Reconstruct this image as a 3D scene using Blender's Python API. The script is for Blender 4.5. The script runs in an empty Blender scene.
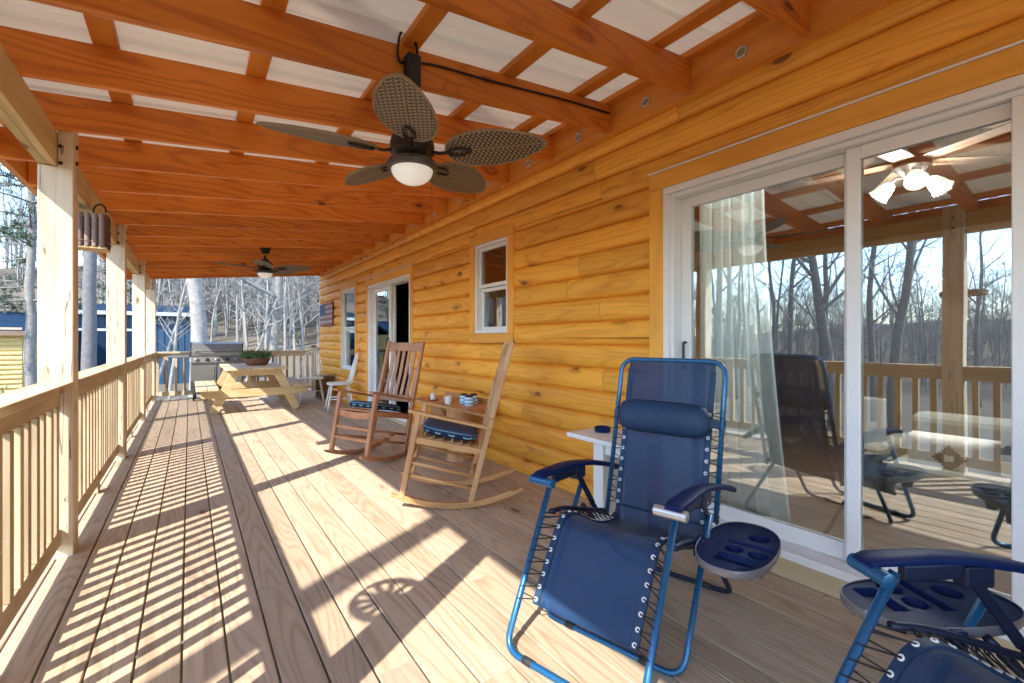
import bpy, bmesh, math, random
import numpy as np
from mathutils import Vector, Matrix, Euler, noise as mnoise

SC = bpy.context.scene
COL = SC.collection
R = math.radians
rnd = random.Random(7)

# ------------------------------------------------------------------ materials
class NT:
    def __init__(s, name):
        s.m = bpy.data.materials.new(name); s.m.use_nodes = True
        s.t = s.m.node_tree; s.t.nodes.clear()
        s.out = s.n('ShaderNodeOutputMaterial')
    def n(s, typ, **kw):
        nd = s.t.nodes.new(typ)
        for k, v in kw.items():
            if k.startswith('_'): setattr(nd, k[1:], v)
        return nd
    def l(s, a, b): s.t.links.new(a, b)
    def math(s, op, a, b=None, clamp=False):
        nd = s.n('ShaderNodeMath'); nd.operation = op; nd.use_clamp = clamp
        for i, v in enumerate((a, b)):
            if v is None: continue
            if isinstance(v, (int, float)): nd.inputs[i].default_value = v
            else: s.l(v, nd.inputs[i])
        return nd.outputs[0]
    def vmath(s, op, a, b):
        nd = s.n('ShaderNodeVectorMath'); nd.operation = op
        for i, v in enumerate((a, b)):
            if isinstance(v, (tuple, list)): nd.inputs[i].default_value = v
            else: s.l(v, nd.inputs[i])
        return nd.outputs[0]
    def mix(s, f, a, b, mode='MIX'):
        nd = s.n('ShaderNodeMix'); nd.data_type = 'RGBA'; nd.blend_type = mode
        for i, v in ((0, f), (6, a), (7, b)):
            if isinstance(v, (int, float)): nd.inputs[i].default_value = v
            elif isinstance(v, (tuple, list)): nd.inputs[i].default_value = (*v[:3], 1)
            else: s.l(v, nd.inputs[i])
        return nd.outputs[2]
    def noise(s, vec, scale, detail=3, rough=.55, dist=0):
        nd = s.n('ShaderNodeTexNoise'); nd.inputs['Scale'].default_value = scale
        nd.inputs['Detail'].default_value = detail; nd.inputs['Roughness'].default_value = rough
        nd.inputs['Distortion'].default_value = dist
        if vec is not None: s.l(vec, nd.inputs['Vector'])
        return nd.outputs[0]
    def ramp(s, f, pts):
        nd = s.n('ShaderNodeValToRGB'); cr = nd.color_ramp
        while len(cr.elements) < len(pts): cr.elements.new(.5)
        for e, (p, c) in zip(cr.elements, pts):
            e.position = p; e.color = (*c, 1) if len(c) == 3 else c
        s.l(f, nd.inputs[0]); return nd.outputs[0]
    def principled(s, **kw):
        b = s.n('ShaderNodeBsdfPrincipled')
        for k, v in kw.items():
            i = b.inputs[k.replace('_', ' ')]
            if hasattr(v, 'is_linked') or hasattr(v, 'links'): s.l(v, i)
            elif isinstance(v, (tuple, list)): i.default_value = (*v[:3], 1)
            else: i.default_value = v
        s.l(b.outputs[0], s.out.inputs[0]); return b
    def bump(s, h, strength=.3, dist=.01):
        nd = s.n('ShaderNodeBump'); nd.inputs['Strength'].default_value = strength
        nd.inputs['Distance'].default_value = dist; s.l(h, nd.inputs['Height']); return nd.outputs[0]

def obj_coord(t):
    tc = t.n('ShaderNodeTexCoord'); oi = t.n('ShaderNodeObjectInfo'); g = t.n('ShaderNodeNewGeometry')
    r = t.math('ADD', t.math('MULTIPLY', oi.outputs['Random'], 13.7), t.math('MULTIPLY', g.outputs['Random Per Island'], 37.3))
    cb = t.n('ShaderNodeCombineXYZ')
    for i, k in enumerate((1.0, 1.7, .6)): t.l(t.math('MULTIPLY', r, k), cb.inputs[i])
    v = t.vmath('ADD', tc.outputs['Object'], cb.outputs[0])
    rr = t.math('FRACT', t.math('MULTIPLY', r, 7.13))
    return v, rr

def wood(name, base, dark, axis='Y', knot=(.16, .05, .015), knot_scale=5., knot_r=.11, fig=.5, grain=.5, tone=.22, rough=.5, spec=.4, rings=42., weather=None, checks=0., blotch=.7, gs=110., bmp=.25, sharp=1.8, warp=.55):
    """stained or raw pine: flat-sawn figure, fine grain, knots with the grain running round them"""
    t = NT(name); v, rr = obj_coord(t)
    ai = 'XYZ'.index(axis)
    sk = [1., 1., 1.]; sk[ai] = .42
    vk = t.vmath('MULTIPLY', v, tuple(k * knot_scale for k in sk))
    vo = t.n('ShaderNodeTexVoronoi'); vo.inputs['Scale'].default_value = 1.; vo.inputs['Randomness'].default_value = 1.
    t.l(vk, vo.inputs['Vector'])
    kd = t.math('ADD', vo.outputs['Distance'], t.math('MULTIPLY', t.math('SUBTRACT', t.noise(vk, 6., 2), .5), .06))
    sf = [1., 1., 1.]; sf[ai] = .10
    vf = t.vmath('MULTIPLY', v, tuple(4.2 * k for k in sf))
    n1 = t.noise(vf, 1., 2, .45)
    halo = t.math('DIVIDE', .03, t.math('ADD', kd, .06))
    ring = t.math('SINE', t.math('MULTIPLY', t.math('ADD', n1, t.math('MULTIPLY', halo, warp)), rings))
    ring = t.math('POWER', t.math('MULTIPLY', t.math('ADD', ring, 1.), .5), sharp)
    sg = [1., 1., 1.]; sg[ai] = .022
    n2 = t.noise(t.vmath('MULTIPLY', v, tuple(gs * k for k in sg)), 1., 3, .6)
    big = t.noise(t.vmath('MULTIPLY', v, (2.3, 2.3, 2.3)), 1., 3, .6)
    f = t.math('ADD', t.math('MULTIPLY', ring, fig), t.math('MULTIPLY', t.math('SUBTRACT', n2, .42), grain))
    f = t.math('ADD', f, t.math('MULTIPLY', t.math('SUBTRACT', big, .5), blotch), clamp=True)
    c = t.mix(f, base, dark)
    if weather:
        c = t.mix(t.math('MULTIPLY', t.math('SUBTRACT', t.noise(v, 1.1, 4, .6), .42), 2.2, clamp=True), c, weather)
    val = t.math('ADD', 1. - tone * .5, t.math('MULTIPLY', rr, tone))
    hs = t.n('ShaderNodeHueSaturation'); t.l(val, hs.inputs['Value']); t.l(c, hs.inputs['Color'])
    kn = t.n('ShaderNodeMapRange'); kn.inputs['From Min'].default_value = knot_r; kn.inputs['From Max'].default_value = knot_r * .8
    t.l(kd, kn.inputs['Value'])
    pick = t.math('GREATER_THAN', t.math('FRACT', t.math('MULTIPLY', vo.outputs['Color'], 3.7)), .25)
    kf = t.math('MULTIPLY', kn.outputs[0], t.math('MULTIPLY', pick, .85), clamp=True)
    kh = t.n('ShaderNodeMapRange'); kh.inputs['From Min'].default_value = knot_r * 2.6; kh.inputs['From Max'].default_value = knot_r * .9
    t.l(kd, kh.inputs['Value'])
    hc = tuple(.45 * a + .55 * b_ for a, b_ in zip(dark, knot))
    c1 = t.mix(t.math('MULTIPLY', t.math('MULTIPLY', kh.outputs[0], pick), t.math('ADD', .25, t.math('MULTIPLY', ring, .45)), clamp=True), hs.outputs[0], hc)
    core = t.math('MULTIPLY', t.math('LESS_THAN', kd, knot_r * .28), .6)
    c2 = t.mix(kf, c1, t.mix(core, knot, tuple(k * .3 for k in knot)))
    if checks:
        sc = [1., 1., 1.]; sc[ai] = .035
        ck = t.noise(t.vmath('MULTIPLY', v, tuple(22. * k for k in sc)), 1., 2, .5)
        ckm = t.math('MULTIPLY', t.math('LESS_THAN', t.math('ABSOLUTE', t.math('SUBTRACT', ck, .5)), .008), t.math('GREATER_THAN', t.noise(v, 1.7, 2), .5))
        c2 = t.mix(t.math('MULTIPLY', ckm, checks), c2, tuple(k * .35 for k in dark))
    bmp = t.bump(t.math('ADD', n2, t.math('MULTIPLY', ring, .15)), bmp, .003)
    rg = t.math('ADD', rough - .1, t.math('MULTIPLY', n2, .25))
    b = t.principled(Base_Color=c2, Roughness=rg); b.inputs['Specular IOR Level'].default_value = spec
    t.l(bmp, b.inputs['Normal']); return t.m

def plain(name, c, rough=.5, metal=0., spec=.5, var=.12, scale=30., bump=0., c2=None, coat=0.):
    t = NT(name); v, rr = obj_coord(t)
    n = t.noise(v, scale, 4, .6)
    c2 = c2 or tuple(max(0, k * (1 - 2.2 * var)) for k in c)
    f = t.math('MULTIPLY', t.math('SUBTRACT', n, .3), 1.6, clamp=True)
    b = t.principled(Base_Color=t.mix(f, c, c2), Roughness=t.math('ADD', rough - .06, t.math('MULTIPLY', n, .14)), Metallic=metal)
    b.inputs['Specular IOR Level'].default_value = spec
    if coat: b.inputs['Coat Weight'].default_value = coat
    if bump: t.l(t.bump(n, bump, .01), b.inputs['Normal'])
    return t.m

M = {}
M['wall'] = wood('amber_log_stain', (.85, .405, .05), (.54, .175, .015), 'Y', knot=(.20, .062, .018), knot_scale=5.6, knot_r=.118, fig=.34, grain=1.0, tone=.22, rough=.45, spec=.35, rings=95., blotch=.22, gs=70., sharp=4., warp=.35)
M['casing_z'] = wood('amber_trim_stain', (.82, .39, .058), (.60, .23, .022), 'Z', knot=(.24, .08, .02), fig=.3, rough=.45)
M['casing_y'] = wood('amber_trim_stain_long', (.82, .39, .058), (.60, .23, .022), 'Y', knot=(.24, .08, .02), fig=.3, rough=.45)
M['rafter'] = wood('orange_rafter_stain', (.70, .225, .022), (.42, .092, .008), 'X', knot=(.10, .022, .006), knot_scale=5.2, knot_r=.10, fig=.5, grain=.8, tone=.3, checks=.3, blotch=.4, rings=80., sharp=3., gs=80., rough=.5)
M['purlin'] = wood('orange_purlin_stain', (.68, .24, .03), (.50, .14, .014), 'Y', knot=(.14, .03, .008), fig=.3, tone=.2)
M['ledger'] = wood('orange_ledger_stain', (.68, .26, .034), (.46, .135, .013), 'Y', knot=(.15, .035, .01), knot_scale=4.6, knot_r=.08, fig=.45, grain=.6)
M['post'] = wood('treated_post_wood', (.66, .56, .42), (.50, .40, .27), 'Z', knot=(.28, .17, .09), knot_scale=3.2, knot_r=.07, fig=.55, grain=.8, tone=.16, rough=.7, spec=.2, checks=.8)
M['rail'] = wood('treated_rail_wood', (.54, .425, .27), (.35, .25, .13), 'Y', knot=(.26, .15, .07), fig=.5, grain=.6, rough=.7, spec=.2)
M['railx'] = wood('treated_rail_wood_cross', (.60, .49, .35), (.42, .31, .19), 'X', knot=(.26, .15, .07), fig=.5, grain=.6, rough=.7, spec=.2)
M['baluster'] = wood('treated_baluster_wood', (.53, .41, .255), (.34, .235, .12), 'Z', knot=(.26, .15, .07), fig=.45, grain=.6, tone=.3, rough=.7, spec=.2)
M['beam'] = wood('treated_beam_wood', (.60, .44, .22), (.42, .28, .11), 'Y', knot=(.2, .11, .04), fig=.55, grain=.6, tone=.2, rough=.65, spec=.2)
M['deck'] = wood('weathered_deck_board', (.51, .395, .27), (.27, .185, .115), 'Y', knot=(.13, .07, .04), knot_scale=2.6, knot_r=.06, fig=.46, grain=1.0, tone=.24, rough=.62, spec=.3, rings=120., gs=85., sharp=3., blotch=.5, weather=(.45, .36, .27))
M['picnic'] = wood('new_yellow_pine', (.56, .45, .28), (.40, .28, .14), 'Y', fig=.45, rough=.55)
M['picnicx'] = wood('new_yellow_pine_cross', (.57, .43, .23), (.42, .27, .11), 'X', fig=.45, rough=.55)
M['rock_light'] = wood('light_rocker_wood', (.56, .32, .155), (.34, .155, .055), 'Z', knot=(.25, .1, .03), fig=.4, rough=.45)
M['rock_light_y'] = wood('light_rocker_wood_long', (.57, .32, .135), (.34, .155, .045), 'Y', knot=(.25, .1, .03), fig=.4, rough=.45)
M['rock_red'] = wood('reddish_rocker_wood', (.47, .235, .12), (.27, .10, .045), 'Z', knot=(.15, .05, .02), fig=.4, rough=.4)
M['rock_red_y'] = wood('reddish_rocker_wood_long', (.48, .23, .11), (.27, .10, .04), 'Y', knot=(.15, .05, .02), fig=.4, rough=.4)
M['slab'] = wood('varnished_slab_wood', (.56, .25, .09), (.36, .12, .035), 'Y', fig=.5, rough=.35)
M['oldwood'] = wood('dark_old_wood', (.22, .14, .09), (.11, .065, .04), 'Y', fig=.5, rough=.6)
M['shadeslat'] = wood('shaded_brown_slat', (.12, .06, .045), (.05, .025, .02), 'Z', fig=.5, rough=.7)  # lantern side and back slats: shade painted in as a darker brown
M['litslat'] = wood('sunlit_brown_slat', (.24, .17, .15), (.13, .09, .08), 'Z', fig=.4, rough=.7)  # lantern front slats: sunlight painted in as a lighter brown
M['greyslat'] = wood('pale_weathered_slat', (.56, .52, .46), (.38, .34, .30), 'Z', fig=.4, rough=.7)
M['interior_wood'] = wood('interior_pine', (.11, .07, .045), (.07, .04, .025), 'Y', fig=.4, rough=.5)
M['vinyl'] = plain('white_vinyl', (.80, .80, .79), .4, var=.03, scale=6)
M['white_paint'] = plain('white_paint', (.78, .78, .76), .5, var=.06, scale=14)
M['steel'] = plain('grill_steel', (.22, .215, .21), .38, .7, var=.1)
M['vent_tan'] = plain('tan_vent_screen', (.34, .26, .17), .6, var=.3, scale=300)
M['silver'] = plain('brushed_silver', (.62, .62, .62), .35, .85, var=.08)
M['dark_metal'] = plain('dark_bronze_metal', (.045, .03, .024), .38, .6, var=.2)
M['black'] = plain('black_plastic', (.012, .012, .014), .45)
M['rubber'] = plain('black_rubber', (.02, .02, .022), .7)
M['frame_blue'] = plain('blue_powder_coat', (.011, .11, .25), .30, .35, var=.1, scale=60, coat=.3)
M['plastic_navy'] = plain('navy_plastic', (.004, .014, .075), .5, var=.15, scale=40, spec=.12)
M['navy_dark'] = plain('navy_dark_metal', (.01, .018, .05), .4, .3)
M['pillow_blue'] = plain('blue_pillow_cloth', (.005, .032, .085), .62, var=.18, scale=18, bump=.15)
M['cord_black'] = plain('black_bungee_cord', (.012, .014, .02), .7)
M['eyelet'] = plain('white_eyelet', (.80, .80, .80), .35)
M['glass_white'] = None
M['trunk'] = plain('grey_bark', (.24, .225, .205), .9, var=.28, scale=9, bump=.5, c2=(.09, .08, .07))
M['trunk_pale'] = plain('pale_bark', (.32, .30, .275), .9, var=.2, scale=7, bump=.5, c2=(.11, .10, .09))
M['twig'] = plain('pale_winter_twig', (.31, .305, .29), .9, var=.2, scale=1.3, c2=(.17, .165, .155))
M['dark_bark'] = plain('dark_bark', (.15, .14, .14), .9, var=.3, scale=9, bump=.5, c2=(.07, .065, .065))
M['needles'] = plain('pine_needles', (.055, .105, .045), .7, var=.3, scale=2., c2=(.028, .06, .025))
M['leaf_green'] = plain('herb_leaf', (.07, .16, .035), .55, var=.25, scale=20, c2=(.03, .08, .015))
M['terracotta'] = plain('brown_clay_pot', (.24, .10, .06), .6, var=.2)
M['curtain'] = None
M['yellow_log'] = wood('yellow_cabin_log', (.60, .43, .17), (.48, .31, .10), 'X', fig=.25, knot_scale=3., knot_r=.08)
M['blue_roof'] = plain('dark_blue_roof', (.012, .032, .065), .9, .0, .1, var=.2, scale=2.)
M['blue_metal'] = plain('blue_metal_siding', (.016, .055, .11), .6, .0, var=.12, scale=.8)
M['cream'] = plain('cream_wall', (.6, .55, .45), .7)
M['tile_blue'] = plain('glazed_blue_ceramic', (.10, .32, .52), .25, var=.2, scale=20)
M['mug_white'] = plain('white_ceramic', (.75, .72, .68), .3, var=.04)
M['copper'] = plain('warm_copper_cup', (.55, .25, .12), .4, .2)
M['sofa'] = plain('grey_green_upholstery', (.17, .175, .16), .9, var=.1, scale=40)
M['rug_white'] = plain('woven_white_cloth', (.72, .70, .66), .9, var=.08, scale=60)
M['ink'] = plain('black_woven_pattern', (.03, .028, .026), .9)
M['lamp_shade_cloth'] = plain('white_shade_cloth', (.75, .74, .70), .8, var=.03)

def mat_glass():
    t = NT('low_e_glass')
    fr = t.n('ShaderNodeFresnel'); fr.inputs['IOR'].default_value = 1.5
    fac = t.math('ADD', .18, t.math('MULTIPLY', fr.outputs[0], 1.2), clamp=True)
    tr = t.n('ShaderNodeBsdfTransparent'); tr.inputs[0].default_value = (.93, .97, .97, 1)
    gl = t.n('ShaderNodeBsdfGlossy'); gl.inputs['Roughness'].default_value = .004; gl.inputs['Color'].default_value = (.93, .98, 1, 1)
    tc = t.n('ShaderNodeTexCoord')
    nz = t.noise(t.vmath('MULTIPLY', tc.outputs['Object'], (1, 1.6, 1.2)), 1.0, 1)
    t.l(t.bump(nz, .05, .02), gl.inputs['Normal'])
    mx = t.n('ShaderNodeMixShader'); t.l(fac, mx.inputs[0]); t.l(tr.outputs[0], mx.inputs[1]); t.l(gl.outputs[0], mx.inputs[2])
    t.l(mx.outputs[0], t.out.inputs[0]); return t.m
M['glass'] = mat_glass()

def mat_sling():
    t = NT('navy_mesh_sling')
    tc = t.n('ShaderNodeTexCoord')
    n = t.noise(tc.outputs['Object'], 260., 2, .7)
    n0 = t.noise(tc.outputs['Object'], 5., 3, .6)
    c = t.mix(n, (.003, .027, .088), (.008, .055, .145))
    c = t.mix(t.math('MULTIPLY', n0, .35), c, (.012, .036, .10))
    b = t.n('ShaderNodeBsdfPrincipled'); t.l(c, b.inputs['Base Color']); b.inputs['Roughness'].default_value = .55
    b.inputs['Specular IOR Level'].default_value = .35; b.inputs['Sheen Weight'].default_value = .1
    wr = t.noise(t.vmath('MULTIPLY', tc.outputs['Object'], (3.5, 9., 9.)), 1., 4, .6, 1.2)
    t.l(t.bump(t.math('ADD', t.math('MULTIPLY', n, .06), wr), .5, .02), b.inputs['Normal'])
    tr = t.n('ShaderNodeBsdfTransparent')
    mx = t.n('ShaderNodeMixShader'); mx.inputs[0].default_value = .26
    t.l(b.outputs[0], mx.inputs[1]); t.l(tr.outputs[0], mx.inputs[2]); t.l(mx.outputs[0], t.out.inputs[0]); return t.m
M['sling'] = mat_sling()

def mat_curtain():
    t = NT('sheer_curtain')
    d = t.n('ShaderNodeBsdfDiffuse'); d.inputs[0].default_value = (.90, .93, .92, 1)
    tl = t.n('ShaderNodeBsdfTranslucent'); tl.inputs[0].default_value = (.8, .82, .8, 1)
    tr = t.n('ShaderNodeBsdfTransparent')
    m1 = t.n('ShaderNodeMixShader'); m1.inputs[0].default_value = .5; t.l(d.outputs[0], m1.inputs[1]); t.l(tl.outputs[0], m1.inputs[2])
    m2 = t.n('ShaderNodeMixShader'); m2.inputs[0].default_value = .05; t.l(m1.outputs[0], m2.inputs[1]); t.l(tr.outputs[0], m2.inputs[2])
    t.l(m2.outputs[0], t.out.inputs[0]); return t.m
M['curtain'] = mat_curtain()

def mat_opal(name, c, e):
    t = NT(name)
    b = t.principled(Base_Color=(.86, .86, .84), Roughness=.25)
    b.inputs['Emission Color'].default_value = (*c, 1); b.inputs['Emission Strength'].default_value = e
    return t.m
M['opal'] = mat_opal('white_opal_globe', (1., .97, .92), .05)
M['opal_lit'] = mat_opal('lit_frosted_shade', (1., .88, .62), .32)

def mat_tin():
    t = NT('pale_translucent_roofing'); v, rr = obj_coord(t)
    n = t.noise(t.vmath('MULTIPLY', v, (.6, 5., 2.)), 1.2, 4, .6)
    b = t.principled(Base_Color=t.mix(n, (.93, .90, .78), (.74, .70, .58)), Roughness=.5)
    tl = t.n('ShaderNodeBsdfTranslucent'); tl.inputs[0].default_value = (1., .90, .70, 1)
    mx = t.n('ShaderNodeMixShader'); mx.inputs[0].default_value = .048  # added translucency lets sun through to brighten the panels and fill the porch
    t.l(b.outputs[0], mx.inputs[1]); t.l(tl.outputs[0], mx.inputs[2]); t.l(mx.outputs[0], t.out.inputs[0]); return t.m
M['tin'] = mat_tin()

def mat_rattan():
    t = NT('woven_rattan_blade'); tc = t.n('ShaderNodeTexCoord')
    sx = t.n('ShaderNodeSeparateXYZ'); t.l(tc.outputs['Object'], sx.inputs[0])
    # herringbone: strips slanted one way then the other, by column
    col = t.math('MULTIPLY', sx.outputs[0], 52.)
    tri = t.math('PINGPONG', col, 1.0)
    row = t.math('ADD', t.math('MULTIPLY', sx.outputs[1], 84.), t.math('MULTIPLY', tri, 1.5))
    s1 = t.math('PINGPONG', row, 1.0)
    strand = t.math('ADD', t.math('MULTIPLY', row, 4.), tri)
    fine = t.math('PINGPONG', strand, 1.0)
    f = t.math('MULTIPLY', t.math('GREATER_THAN', s1, .45), t.math('GREATER_THAN', t.math('PINGPONG', t.math('ADD', col, .5), .5), .10))
    fib = t.noise(t.vmath('MULTIPLY', tc.outputs['Object'], (160., 160., 20.)), 1., 2)
    c = t.mix(t.math('MULTIPLY', fine, .35), (.30, .21, .125), (.16, .10, .055))
    c = t.mix(t.math('MULTIPLY', fib, .4), c, (.42, .32, .21))
    c = t.mix(f, (.022, .014, .010), c)
    b = t.principled(Base_Color=c, Roughness=.5)
    t.l(t.bump(t.math('MULTIPLY', f, 1.), .6, .004), b.inputs['Normal']); return t.m
M['rattan'] = mat_rattan()
M['rattan_rim'] = plain('rattan_rim', (.30, .21, .12), .5, var=.2)

def mat_cushion():
    t = NT('navy_batik_cushion'); tc = t.n('ShaderNodeTexCoord')
    sx = t.n('ShaderNodeSeparateXYZ'); t.l(tc.outputs['Object'], sx.inputs[0])
    n = t.noise(tc.outputs['Object'], 60., 3, .6)
    c = t.mix(n, (.018, .028, .065), (.05, .075, .14))
    # side band: wavy pale dashes on dark navy
    ang = t.math('ADD', t.math('MULTIPLY', sx.outputs[0], 62.), t.math('MULTIPLY', sx.outputs[1], 62.))
    wv = t.math('MULTIPLY', t.math('SINE', ang), .008)
    d = t.math('ABSOLUTE', t.math('ADD', t.math('SUBTRACT', sx.outputs[2], .028), wv))
    line = t.math('LESS_THAN', d, .0055)
    zb = t.math('LESS_THAN', sx.outputs[2], .048)
    dash = t.math('GREATER_THAN', t.math('SINE', t.math('MULTIPLY', ang, 1.)), .25)
    line2 = t.math('MULTIPLY', t.math('LESS_THAN', t.math('ABSOLUTE', t.math('SUBTRACT', sx.outputs[2], .046)), .004), 1.)
    side = t.mix(t.math('MULTIPLY', line, dash), (.006, .014, .05), (.20, .42, .46))
    side = t.mix(line2, side, (.12, .28, .36))
    c = t.mix(zb, c, side)
    b = t.principled(Base_Color=c, Roughness=.85); t.l(t.bump(n, .2, .004), b.inputs['Normal']); return t.m
M['cushion'] = mat_cushion()

def mat_stripejar():
    t = NT('striped_jar_glaze'); tc = t.n('ShaderNodeTexCoord')
    sx = t.n('ShaderNodeSeparateXYZ'); t.l(tc.outputs['Object'], sx.inputs[0])
    f = t.math('GREATER_THAN', t.math('SINE', t.math('MULTIPLY', sx.outputs[2], 190.)), .1)
    t.principled(Base_Color=t.mix(f, (.14, .42, .60), (.62, .72, .74)), Roughness=.25); return t.m
M['jar'] = mat_stripejar()

def mat_ground():
    t = NT('leaf_litter_ground'); tc = t.n('ShaderNodeTexCoord')
    n = t.noise(tc.outputs['Object'], .35, 6, .7); n2 = t.noise(tc.outputs['Object'], 7., 5, .7)
    c = t.mix(n, (.17, .14, .105), (.10, .078, .055))
    c = t.mix(t.math('MULTIPLY', n2, .6), c, (.22, .195, .165))
    c = t.mix(t.math('MULTIPLY', t.math('SUBTRACT', n, .55), 3., clamp=True), c, (.17, .20, .10))
    b = t.principled(Base_Color=c, Roughness=.95); b.inputs['Specular IOR Level'].default_value = .1
    t.l(t.bump(n2, .6, .15), b.inputs['Normal']); return t.m
M['ground'] = mat_ground()

# ------------------------------------------------------------------ mesh builder
class MB:
    def __init__(s): s.v = []; s.f = []; s.mi = []; s.cur = 0
    def add(s, vs, fs):
        o = len(s.v); s.v += [tuple(p) for p in vs]
        s.f += [tuple(i + o for i in f) for f in fs]; s.mi += [s.cur] * len(fs)
    def box(s, x0, x1, y0, y1, z0, z1):
        s.add([(x0, y0, z0), (x1, y0, z0), (x1, y1, z0), (x0, y1, z0), (x0, y0, z1), (x1, y0, z1), (x1, y1, z1), (x0, y1, z1)],
              [(0, 3, 2, 1), (4, 5, 6, 7), (0, 1, 5, 4), (1, 2, 6, 5), (2, 3, 7, 6), (3, 0, 4, 7)]); return s
    def bar(s, p0, p1, w, h, up=(0, 0, 1), taper=1.):
        """rectangular bar from p0 to p1, w across, h along 'up'"""
        p0, p1 = Vector(p0), Vector(p1); d = (p1 - p0).normalized(); u = Vector(up)
        a = d.cross(u).normalized(); u = a.cross(d).normalized()
        vs = []
        for p, k in ((p0, 1.), (p1, taper)):
            for i, j in ((-1, -1), (1, -1), (1, 1), (-1, 1)): vs.append(p + a * (i * w * k / 2) + u * (j * h * k / 2))
        s.add(vs, [(3, 2, 1, 0), (4, 5, 6, 7), (0, 1, 5, 4), (1, 2, 6, 5), (2, 3, 7, 6), (3, 0, 4, 7)]); return s
    def prism(s, poly, axis, a0, a1):
        """poly = 2-D outline in the two other axes, extruded along axis"""
        def P(u, v, a):
            return {'X': (a, u, v), 'Y': (u, a, v), 'Z': (u, v, a)}[axis]
        n = len(poly); vs = [P(u, v, a0) for u, v in poly] + [P(u, v, a1) for u, v in poly]
        s.add(vs, [tuple(range(n)), tuple(range(2 * n - 1, n - 1, -1))] + [(i, i + n, (i + 1) % n + n, (i + 1) % n) for i in range(n)]); return s
    def tube(s, pts, r, n=8, closed=False, flat=1.):
        pts = [Vector(p) for p in pts]; m = len(pts)
        rs = r if isinstance(r, (list, tuple)) else [r] * m
        def tan(i):
            if closed: return (pts[(i + 1) % m] - pts[i - 1]).normalized()
            return (pts[min(i + 1, m - 1)] - pts[max(i - 1, 0)]).normalized()
        t0 = tan(0); ref = Vector((0, 0, 1)) if abs(t0.z) < .9 else Vector((1, 0, 0))
        u = t0.cross(ref).normalized(); vs = []
        for i in range(m):
            t = tan(i); u = (u - t * u.dot(t)).normalized(); w = t.cross(u)
            for k in range(n):
                a = 2 * math.pi * k / n
                vs.append(pts[i] + u * (math.cos(a) * rs[i]) + w * (math.sin(a) * rs[i] * flat))
        fs = []
        for i in range(m if closed else m - 1):
            j = (i + 1) % m
            for k in range(n):
                q = (k + 1) % n; fs.append((i * n + k, i * n + q, j * n + q, j * n + k))
        if not closed: fs += [tuple(range(n - 1, -1, -1)), tuple((m - 1) * n + k for k in range(n))]
        s.add(vs, fs); return s
    def lathe(s, prof, c=(0, 0, 0), n=24, axis=None, cap=True):
        """profile [(r, z)] turned about z"""
        vs = []; fs = []; m = len(prof)
        for r, z in prof:
            for k in range(n):
                a = 2 * math.pi * k / n; vs.append((c[0] + r * math.cos(a), c[1] + r * math.sin(a), c[2] + z))
        for i in range(m - 1):
            for k in range(n):
                q = (k + 1) % n; fs.append((i * n + k, i * n + q, (i + 1) * n + q, (i + 1) * n + k))
        if cap: fs += [tuple(range(n - 1, -1, -1)), tuple((m - 1) * n + k for k in range(n))]
        if axis is not None:
            q = Vector((0, 0, 1)).rotation_difference(Vector(axis)); cc = Vector(c)
            vs = [cc + q @ (Vector(p) - cc) for p in vs]
        s.add(vs, fs); return s
    def grid(s, rows, closed=False):
        n = len(rows[0]); vs = [p for r in rows for p in r]; fs = []
        for i in range(len(rows) - 1):
            for k in range(n if closed else n - 1):
                q = (k + 1) % n; fs.append((i * n + k, i * n + q, (i + 1) * n + q, (i + 1) * n + k))
        s.add(vs, fs); return s
    def build(s, name, mat, parent=None, bevel=0., smooth=False, solid=0., subd=0, seg=2):
        me = bpy.data.meshes.new(name); me.from_pydata(s.v, [], s.f)
        mats = mat if isinstance(mat, (list, tuple)) else [mat]
        for m in mats: me.materials.append(m)
        if len(mats) > 1: me.polygons.foreach_set('material_index', s.mi)
        me.validate(); me.update()
        bm = bmesh.new(); bm.from_mesh(me); bmesh.ops.recalc_face_normals(bm, faces=bm.faces); bm.to_mesh(me); bm.free()
        o = bpy.data.objects.new(name, me); COL.objects.link(o)
        if parent: o.parent = parent
        if smooth:
            me.polygons.foreach_set('use_smooth', [True] * len(me.polygons))
            if smooth == 'auto':
                md = None
                me.set_sharp_from_angle(angle=R(40))
        if solid:
            md = o.modifiers.new('thick', 'SOLIDIFY'); md.thickness = solid; md.offset = 0
        if subd:
            md = o.modifiers.new('sub', 'SUBSURF'); md.levels = md.render_levels = subd
        if bevel:
            md = o.modifiers.new('edge', 'BEVEL'); md.width = bevel; md.segments = seg; md.limit_method = 'ANGLE'; md.angle_limit = R(40)
            md.harden_normals = False
        return o

def fillet(pts, r, n=6):
    pts = [Vector(p) for p in pts]; out = [pts[0]]
    for i in range(1, len(pts) - 1):
        a, b, c = pts[i - 1], pts[i], pts[i + 1]
        rr = min(r, (a - b).length * .48, (c - b).length * .48)
        p, q = b + (a - b).normalized() * rr, b + (c - b).normalized() * rr
        for k in range(n + 1):
            t = k / n; out.append(p * (1 - t) ** 2 + b * (2 * t * (1 - t)) + q * t * t)
    out.append(pts[-1]); return out

def catmull(pts, n=6):
    P = [Vector(p) for p in pts]; P = [P[0] * 2 - P[1]] + P + [P[-1] * 2 - P[-2]]; out = []
    for i in range(1, len(P) - 2):
        a, b, c, d = P[i - 1:i + 3]
        for k in range(n):
            t = k / n
            out.append(.5 * ((2 * b) + (c - a) * t + (2 * a - 5 * b + 4 * c - d) * t * t + (3 * b - a - 3 * c + d) * t ** 3))
    out.append(P[-2]); return out

def tag(o, label=None, cat=None, group=None, kind=None):
    if label: o['label'] = label
    if cat: o['category'] = cat
    if group: o['group'] = group
    if kind: o['kind'] = kind
    return o

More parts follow.
